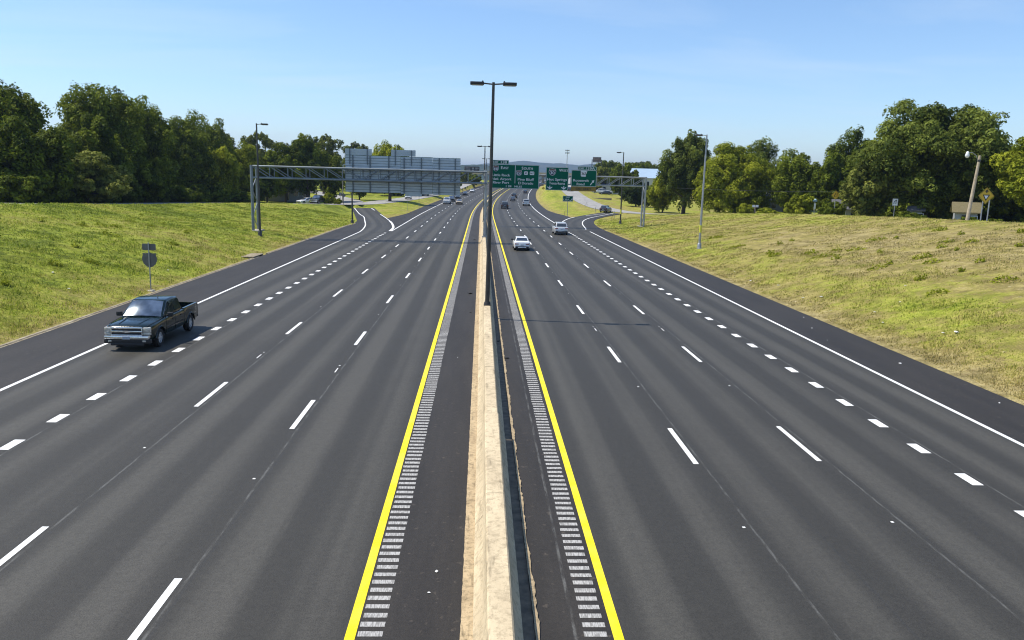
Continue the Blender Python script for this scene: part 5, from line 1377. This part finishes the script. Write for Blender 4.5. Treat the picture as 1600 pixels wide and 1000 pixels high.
tree(48.2, 141, 3.2, 4.4, "creeper-like low bush beside the old stump post", 'lime', 'dome', seed=79, nleaf=4500, nlobe=16, base=.0, leaf=.2, name="large_shrub", cat="shrub", tr=.06)
hd = tree(52.6, 141, 4.8, 3.7, "low pale green hedge between the stump post and the shrub", 'lime', 'dome', seed=80, nleaf=5000, nlobe=18, base=.0, leaf=.2, name="hedge", cat="hedge", tr=.05)
for i, (x, y, k, kz, lab) in enumerate(((100, 128, 1.2, 1.0, 'a'), (104, 100, 1.15, 1.0, 'b'), (98, 158, 1.25, 1.0, 'c'), (96, 190, 1.2, 1.0, 'd'), (88, 220, 1.2, 1.0, 'e'), (80, 250, 1.1, 1.0, 'f'))):
    tree_copy(bgr, x, y, k, 1.7 * i, "dark back-row tree seen through the gaps between the right trees", "back row of dark trees on the right", kz * .9)
for i, (x, y, k) in enumerate(((-88, 140, 1.1), (-92, 170, 1.1), (-96, 205, 1.15), (-90, 240, 1.1), (-60, 300, 1.0), (-70, 330, 1.0))):
    tree_copy(bgr, x, y, k, 2.1 * i, "dark back-row tree seen through the gaps of the left wood", "back row of dark trees on the left")
# weeds on the right bank (ground cover)
def weed_patch():
    vs, tint = [], []
    g = np.random.default_rng(5); parts = []
    spots = [(27.5, 46), (31, 49), (33, 52.5), (29, 55), (35, 57), (38, 60), (33, 63), (31, 66.5), (37, 68), (30, 40), (33.5, 41.5), (36, 44), (28.5, 36), (34, 36), (39, 52), (41, 66), (27, 70), (30, 78), (25.5, 80), (38, 47), (36.5, 38.5), (42, 58), (26.5, 91), (28, 63)]
    sp = [(x + g.normal(0, 1.0), y + g.normal(0, 1.6), .15 + .42 * g.random()) for x, y in spots for _ in range(2)]
    sp += [(-g.uniform(26, 44), g.uniform(40, 95), .18 + .25 * g.random()) for _ in range(26)]
    for x, y, r_ in sp:
        n = int(260 * r_); a = g.random(n) * 6.28; q = np.sqrt(g.random(n)) * r_ * (1.4 if g.random() < .5 else 1.0)
        px = x + np.cos(a) * q * 1.3; py = y + np.sin(a) * q; pz = grid(ZG, px, py) + g.random(n) * .30 * (1 - (q / (r_ * 1.5)) ** 2) * (.5 + g.random(n))
        L = .06 + .07 * g.random(n); nr = g.normal(0, 1, (n, 3)); nr[:, 2] = np.abs(nr[:, 2]) + .5; nr /= np.linalg.norm(nr, axis=1)[:, None]
        t1_ = np.cross(nr, g.normal(0, 1, (n, 3))); t1_ /= np.linalg.norm(t1_, axis=1)[:, None]; t2 = np.cross(nr, t1_); p = np.stack([px, py, pz], 1)
        parts.append(np.stack([p - t1_ * L[:, None], p + t2 * L[:, None] * .5, p + t1_ * L[:, None], p - t2 * L[:, None] * .5], 1))
    v = np.concatenate(parts); n = len(v)
    me = bpy.data.meshes.new("weeds"); me.vertices.add(4 * n); me.vertices.foreach_set("co", v.ravel()); me.loops.add(4 * n); me.loops.foreach_set("vertex_index", np.arange(4 * n)); me.polygons.add(n)
    me.polygons.foreach_set("loop_start", np.arange(0, 4 * n, 4)); me.polygons.foreach_set("loop_total", np.full(n, 4)); me.update(calc_edges=True)
    a = me.attributes.new("tint", 'FLOAT', 'POINT'); a.data.foreach_set("value", g.random(4 * n))
    me.materials.append(LEAF['lime']); o = bpy.data.objects.new("weeds", me); COL.objects.link(o); tag(o, "scattered dark green weed clumps on both grass banks", "weeds", None, 'stuff')
weed_patch()
# litter
M['litter'] = pmat("litter_white", (.70, .70, .68), .7)
def scrap(x, y, r_, lab, group, mat='litter', dz=None):
    r_ *= .55
    rs = random.Random(int(x * 100 + y * 7)); bm = bmesh.new(); bmesh.ops.create_icosphere(bm, subdivisions=2, radius=r_)
    for v in bm.verts: v.co *= rs.uniform(.6, 1.25); v.co.z *= .35; v.co.x *= 1.5
    mb = MB(); mb.bm(bm); o = mb.build("paper_scrap" if mat == "litter" else "rubber_scrap", M[mat], None, 30); o.location = (x, y, (gz(x, y) + .05 if dz is None else dz) + r_ * .25); o.rotation_euler = (0, 0, rs.random() * 3)
    tag(o, lab, "litter", group)
for x, y, r_ in ((21.5, 60.5, .16), (22.2, 56.5, .12), (21.8, 51, .10), (22.6, 50, .14), (22.9, 43.5, .11), (22.2, 41.2, .10), (23.4, 36.5, .17), (23.0, 36.9, .10), (25.0, 31.0, .09), (24.6, 44.0, .09), (22.0, 66, .10), (26.6, 47.2, .1)):
    scrap(x, y, r_, "scrap of pale litter in the grass beside the right shoulder", "scraps of litter along the right verge")
for x, y, r_ in ((18.9, 33.2, .10), (18.4, 41.5, .08), (19.3, 27.0, .06), (17.8, 38.2, .05), (19.4, 45, .07)):
    scrap(x, y, r_, "scrap of pale litter lying on the dark right shoulder", "scraps of litter on the right shoulder", dz=.01)
for x, y, r_ in ((-.75, 14.3, .06), (-.85, 13.5, .04), (-.9, 33.0, .04)):
    scrap(x, y, r_, "small pale scrap on the dark strip left of the barrier", "scraps of litter beside the barrier", dz=.01)
for x, y, r_ in ((-24.0, 46.0, .10), (-26.2, 48.5, .12), (-23, 58, .10), (-27.5, 41, .1)):
    scrap(x, y, r_, "scrap of pale litter in the green grass of the left bank", "scraps of litter on the left bank")
for x, y, r_, in ((-.62, 52.0, .22), (-.75, 98.5, .18), (.95, 36.5, .12), (1.25, 33.0, .14), (-.5, 44.5, .08)):
    scrap(x, y, r_, "dark scrap of tyre rubber lying beside the barrier", "dark scraps beside the barrier", 'tyre', dz=.015)
# ------------------------------------------------------------------ buildings
M['siding_white'] = pmat("white_siding", (.34, .35, .35), .7, 0, .12, 1.5); M['siding_grey'] = pmat("grey_siding", (.26, .27, .28), .7, 0, .15, 1.5)
M['siding_pale'] = pmat("pale_blue_siding", (.24, .28, .30), .7, 0, .15, 1.5)
M['roof_tan'] = pmat("tan_shingles", (.15, .125, .06), .9, 0, .2, 6, .4); M['roof_grey'] = pmat("grey_shingles", (.10, .10, .105), .9, 0, .2, 6, .4)
M['roof_blue'] = pmat("blue_grey_metal_roof", (.40, .52, .62), .45, .2, .06, .3); M['win_dark'] = pmat("dark_window", (.02, .025, .03), .1, 0, .2, 3, 0, .8)
M['stucco'] = pmat("pale_wall", (.52, .50, .45), .85, 0, .12, .5)
def house(x, y, rz, w_, d_, hw, hr, wall, roof, label, name="house", cat="house", zoff=0.0, ov=.4, wins=((-.3, 0), (.3, 0)), door=True, zb=None):
    z0 = (gz(x, y) if zb is None else zb) + zoff; root = empty(name, (x, y, z0), rz, label, cat)
    mb = MB(); mb.plate([(-d_ / 2, -.4), (d_ / 2, -.4), (d_ / 2, hw), (0, hw + hr), (-d_ / 2, hw)], -w_ / 2, w_ / 2)
    mb.v = [(b, a, c) for a, b, c in mb.v]; mb.build("wall", M[wall], root)
    mb = MB()
    k = ov / (d_ / 2)
    for s in (1, -1):
        e = (s * (d_ / 2 + ov), hw - hr * k); r_ = (0, hw + hr)
        vs = [(xx, yy, zz + t_) for t_ in (.03, .17) for xx in (-w_ / 2 - ov, w_ / 2 + ov) for yy, zz in (e, r_)]
        mb.add(vs, [(0, 1, 3, 2), (4, 6, 7, 5), (0, 4, 5, 1), (2, 3, 7, 6), (0, 2, 6, 4), (1, 5, 7, 3)])
    mb.build("roof", M[roof], root)
    for f, _ in wins:
        mb = MB(); mb.box(f * w_ - .55, f * w_ + .55, -d_ / 2 - .04, -d_ / 2 + .02, hw * .32, hw * .78); fr = mb.build("window", M['sign_white'], root)
        mb = MB(); mb.box(f * w_ - .47, f * w_ + .47, -d_ / 2 - .055, -d_ / 2 - .042, hw * .35, hw * .75); mb.build("pane", M['win_dark'], fr)
    if door:
        mb = MB(); mb.box(-.48, .48, -d_ / 2 - .05, -d_ / 2 + .02, 0, min(2.1, hw * .8)); mb.build("door", M['win_dark'], root)
    return root
house(62.3, 98.5, R(-28), 2.5, 3.2, 2.35, 1.0, 'siding_white', 'roof_tan', "small white house with a tan shingle roof behind the leaning pole", zb=2.75, wins=((.3, 0),))
house(60.9, 107.5, R(-30), 1.5, 2.2, 1.75, .4, 'siding_pale', 'roof_grey', "pale shed in deep shade under the great right tree", "shed", "shed", zb=3.1, door=False, wins=((-.25, 0), (.28, 0)))
house(61.5, 127.5, R(-20), 6.0, 5.0, 2.0, 1.3, 'siding_grey', 'roof_grey', "low grey house peeping out right of the merge sign", zb=2.3)
house(66, 168, R(-20), 8, 6, 2.6, 1.4, 'siding_white', 'roof_grey', "white house glimpsed behind the street name post", zb=2.0)
house(-48.5, 199, R(12), 11, 8, 2.9, 1.7, 'siding_grey', 'roof_grey', "grey house in tree shade behind the left gantry leg", zb=1.2, wins=((-.32, 0), (.2, 0), (.38, 0)))
wh_ = house(68.9, 334, R(-4), 12.2, 30, 5.2, 3.9, 'stucco', 'roof_blue', "large hall with a pale blue-grey metal roof behind the right truss", "warehouse", "warehouse", zb=4.2, wins=((-.3, 0), (0, 0), (.3, 0)), door=False)
house(-22, 455, R(8), 26, 14, 4.0, 1.5, 'stucco', 'roof_grey', "pale low building far beyond the left sign backs", "warehouse", "building", zb=3.0, wins=((-.3, 0), (0, 0), (.3, 0)), door=False)
house(48, 300, R(-5), 12, 8, 3.0, 1.6, 'stucco', 'roof_grey', "pale building behind the right frontage road, below the truss", "building", "building", zb=3.4, wins=((-.35, 0), (-.1, 0), (.15, 0), (.38, 0)), door=False)
# old fence posts by the shed
for i, (x, y) in enumerate(((62.3, 112), (63.0, 112.6))):
    mb = MB(); mb.tube([(0, 0, -.2), (0, 0, 1.05), (0, 0, 1.1)], [.08, .08, .03], 8); o = mb.build("fence_post", M['sign_white'] if i == 0 else M['wood'], None, 40); o.location = (x, y, gz(x, y)); tag(o, "short white post" * (i == 0) + "short bare wooden post" * (i == 1) + " at the foot of the great right tree", "post")
# parking lot cars and low wall right of the exit ramp
mb = MB(); mb.bbox(-3.2, 3.2, -.12, .12, -.5, .38, .03); o = mb.build("low_wall", M['kerb'], None, 40); o.location = (38.5, 250, gz(38.5, 250)); tag(o, "low pale concrete wall beside the right frontage road", "wall")
sedan("white parked car in the lot behind the right truss", 46.0, 288, 1.4, 'white', dz=gz(46, 288) + .03, group="parked cars behind the right truss")
sedan("dark parked car in the lot behind the right truss", 45.0, 284, 1.4, 'dark', dz=gz(45, 284) + .03, group="parked cars behind the right truss")
sedan("silver parked tall car in the lot behind the right truss", 44.0, 292, 1.4, 'silver', dz=gz(44, 292) + .03, suv=True, group="parked cars behind the right truss")
# ------------------------------------------------------------------ overpass far ahead
ov = empty("overpass_bridge", road(0, 452)); tag(ov, "far concrete overpass crossing the freeway beyond the green signs", "bridge"); z0 = road(0, 452)[2]
ov.rotation_euler = (0, 0, -(452 - S0) / RAD)
mb = MB(); mb.box(-52, 52, -5, 5, 5.1, 6.2); mb.build("deck", M['pale_road'], ov)
for yy in (-5.15, 5.0):
    mb = MB(); mb.box(-52, 52, yy, yy + .15, 5.4, 7.2); mb.build("parapet", M['concrete'], ov)
mb = MB()
for xx in (-15.8, .4, 17.2):
    for yy in (-3.5, 0, 3.5): mb.tube([(xx, yy, -.2), (xx, yy, 4.5)], .45, 12)
    mb.box(xx - .6, xx + .6, -4.6, 4.6, 4.45, 5.09)
mb.build("pier", M['kerb'], ov, 40)
for s in (1, -1):
    mb = MB(); mb.plate([(s * 24, -1.5), (s * 60, -1.5), (s * 60, 5.05), (s * 30.5, 5.05)], -6.5, 6.5); mb.build("abutment", M['pan'], ov)
# billboards and lighting mast
def billboard(x, y, w_, h_, z0, label, mat, legs, text, rz=0.0):
    zb = gz(x, y); root = empty("billboard", (x, y, zb), rz, label, "billboard"); h = z0 - zb
    mb = MB(); mb.bbox(-w_ / 2, w_ / 2, -.15, .25, h, h + h_, .05); mb.build("board", M[mat], root, 40)
    mb = MB(); mb.box(-w_ / 2 - .02, w_ / 2 + .02, -.35, .3, h - .25, h - .12); mb.build("catwalk", M['dark_steel'], root)
    for px in legs:
        mb = MB(); mb.tube([(px, .3, -.5), (px, .3, h + h_ * .5)], .28 if len(legs) == 1 else .16, 12); mb.build("post", M['dark_steel'], root, 40)
    mb = MB()
    for s_, cx, cz, th, tw in text: put_text(mb, s_, cx, h + cz, th, tw, -.17, 0, bold=.05)
    mb.build("lettering", M['sign_white'], root, fix=False)
    return root
M['bb_dark'] = pmat("billboard_dark", (.055, .045, .040), .6, 0, .3, .4); M['bb_grey'] = pmat("billboard_grey", (.12, .11, .11), .6, 0, .35, .6)
billboard(-5.2, 420, 7.9, 2.9, 10.75, "dark brown billboard with white lettering on a single far post", 'bb_dark', (0,), [("IIII III", -2.1, 1.9, .5, 2.6), ("IIIIIII", -2.1, .9, .5, 2.6), ("II", .6, 1.5, 1.4, .7), ("IIIII", 2.5, 1.9, .5, 1.9)] if False else [], R(0))
mb = MB(); zb_ = 10.75 - gz(-5.2, 420)
for cx, cz, w_, h_ in ((-2.1, 2.1, 2.4, .28), (-2.1, 1.45, 2.7, .26), (-2.1, .95, 2.4, .26), (.55, 2.0, .8, .7), (.55, .9, .7, .8), (2.6, 2.1, 1.8, .42), (2.6, 1.4, 1.5, .12)): mb.plate(at(rrect(w_, h_, .08), cx, zb_ + cz), -.17, -.152)
bb = [o for o in bpy.data.objects if o.name.startswith("billboard")][0]; mb.build("print", pmat("billboard_print", (.38, .35, .32), .6, 0, .4, 2.5), bb)
b2_ = billboard(48.1, 330, 3.5, 2.0, 15.6, "small dark far billboard on two thin legs above the exit tab", 'bb_grey', (-2.0, 2.0), [])
mb = MB(); zb_ = 15.6 - gz(48.1, 330); mb.plate(at(rrect(2.8, .8, .1), 0, zb_ + 1.15), -.17, -.152); mb.plate(at(rrect(2.9, .3, .1), 0, zb_ + .4), -.17, -.152); mb.build("print", pmat("billboard_print_b", (.20, .14, .12), .6, 0, .5, 3), b2_)
x, y = 56, 520; zb_ = gz(x, y); sm = empty("lighting_mast", (x, y, zb_)); tag(sm, "tall thin mast with a cluster of floodlights above the square sign", "floodlight mast")
mb = MB(); mb.tube([(0, 0, -.5), (0, 0, 25.5 - zb_)], [.32, .2], 10); mb.build("mast", M['galv'], sm, 40)
for dz in (0, -1.6):
    mb = MB(); mb.box(-1.3, 1.3, -.08, .08, 27.0 + dz - zb_ - .1, 27.0 + dz - zb_ + .05)
    if dz == 0: mb.tube([(0, 0, 25 - zb_), (0, 0, 27.1 - zb_)], .15, 8)
    mb.build("crossarm", M['galv'], sm)
    for cx in (-1.0, 0, 1.0):
        mb = MB(); mb.bbox(cx - .36, cx + .36, -.4, -.1, 26.6 + dz - zb_, 27.5 + dz - zb_, .08); mb.build("floodlight", M['galv'], sm, 40)
# ------------------------------------------------------------------ hills and haze
def hill(name, x0, x1, y0, depth, ridge, seed, dark, light, rough):
    g = np.random.default_rng(seed); nxh, nyh = 260, 34
    hx = np.linspace(x0, x1, nxh); hy = np.linspace(0, 1, nyh)
    Xh, Yh = np.meshgrid(hx, hy)
    prof = np.sin(np.pi * np.clip(Yh, 0, 1)) ** .8
    Zh = ridge(Xh) * prof
    bump = g.normal(0, 1, Xh.shape) * rough * prof
    bump = (bump + np.roll(bump, 1, 1) * .6) * .7
    Zh = Zh + bump - 3 * (1 - prof)
    v = np.stack([Xh.ravel(), (y0 + Yh * depth).ravel(), Zh.ravel()], 1)
    idx = np.arange(nxh * nyh).reshape(nyh, nxh)
    f = np.stack([idx[:-1, :-1].ravel(), idx[:-1, 1:].ravel(), idx[1:, 1:].ravel(), idx[1:, :-1].ravel()], 1)
    t = NT(name + "_woods"); P = t.pos(); n = t.noise(P, .02, 5.0, .7); n2 = t.noise(P, .006, 3.0)
    c = t.mix(t.maprange(n, .35, .65), dark, light); c = t.mix(t.maprange(n2, .5, .65, 0, .5), c, (.10, .10, .04))
    o = mesh_obj(name, v, [tuple(q) for q in f], t.done(t.principled(c, .95, 0, t.bump(n, 1.0, 6.0), .05)))
    tag(o, None, None, None, 'structure')
sm_ = lambda x, c, s: np.exp(-((x - c) / s) ** 2)
hill("hill", -5000, 6000, 5800, 1700, lambda x: 116 + 38 * sm_(x, 460, 290) + 20 * sm_(x, 1000, 380) + 9 * np.sin(x / 130.) + 5 * np.sin(x / 50. + 1) + 22 * sm_(x, -1700, 900), 3, (.022, .040, .014), (.055, .080, .024), 3.0)
hill("near_hill", -3000, 80, 2700, 840, lambda x: 62 + 8 * np.sin(x / 80.) + 6 * np.sin(x / 34. + 2) - 20 * np.clip((x + 80) / 160, 0, 1), 4, (.016, .030, .012), (.045, .065, .022), 2.6)
hill("near_hill", 120, 4400, 3000, 840, lambda x: 37 + 6 * np.sin(x / 74.) + 4 * np.sin(x / 30. + 2), 6, (.016, .030, .012), (.045, .065, .022), 2.2)
mb = MB(); mb.box(-11500, 11500, -1200, 13200, -8, 230)
t = NT("haze_air"); pv = t.n('VolumePrincipled'); pv.inputs['Color'].default_value = (.43, .56, .83, 1); pv.inputs['Density'].default_value = HAZE; pv.inputs['Anisotropy'].default_value = .3
t.t.links.new(pv.outputs[0], t.out.inputs['Volume'])
hz_ = mb.build("haze", t.mat); tag(hz_, "pale blue summer haze in the air over the whole valley", "haze", None, 'stuff'); hz_.display_type = 'WIRE'
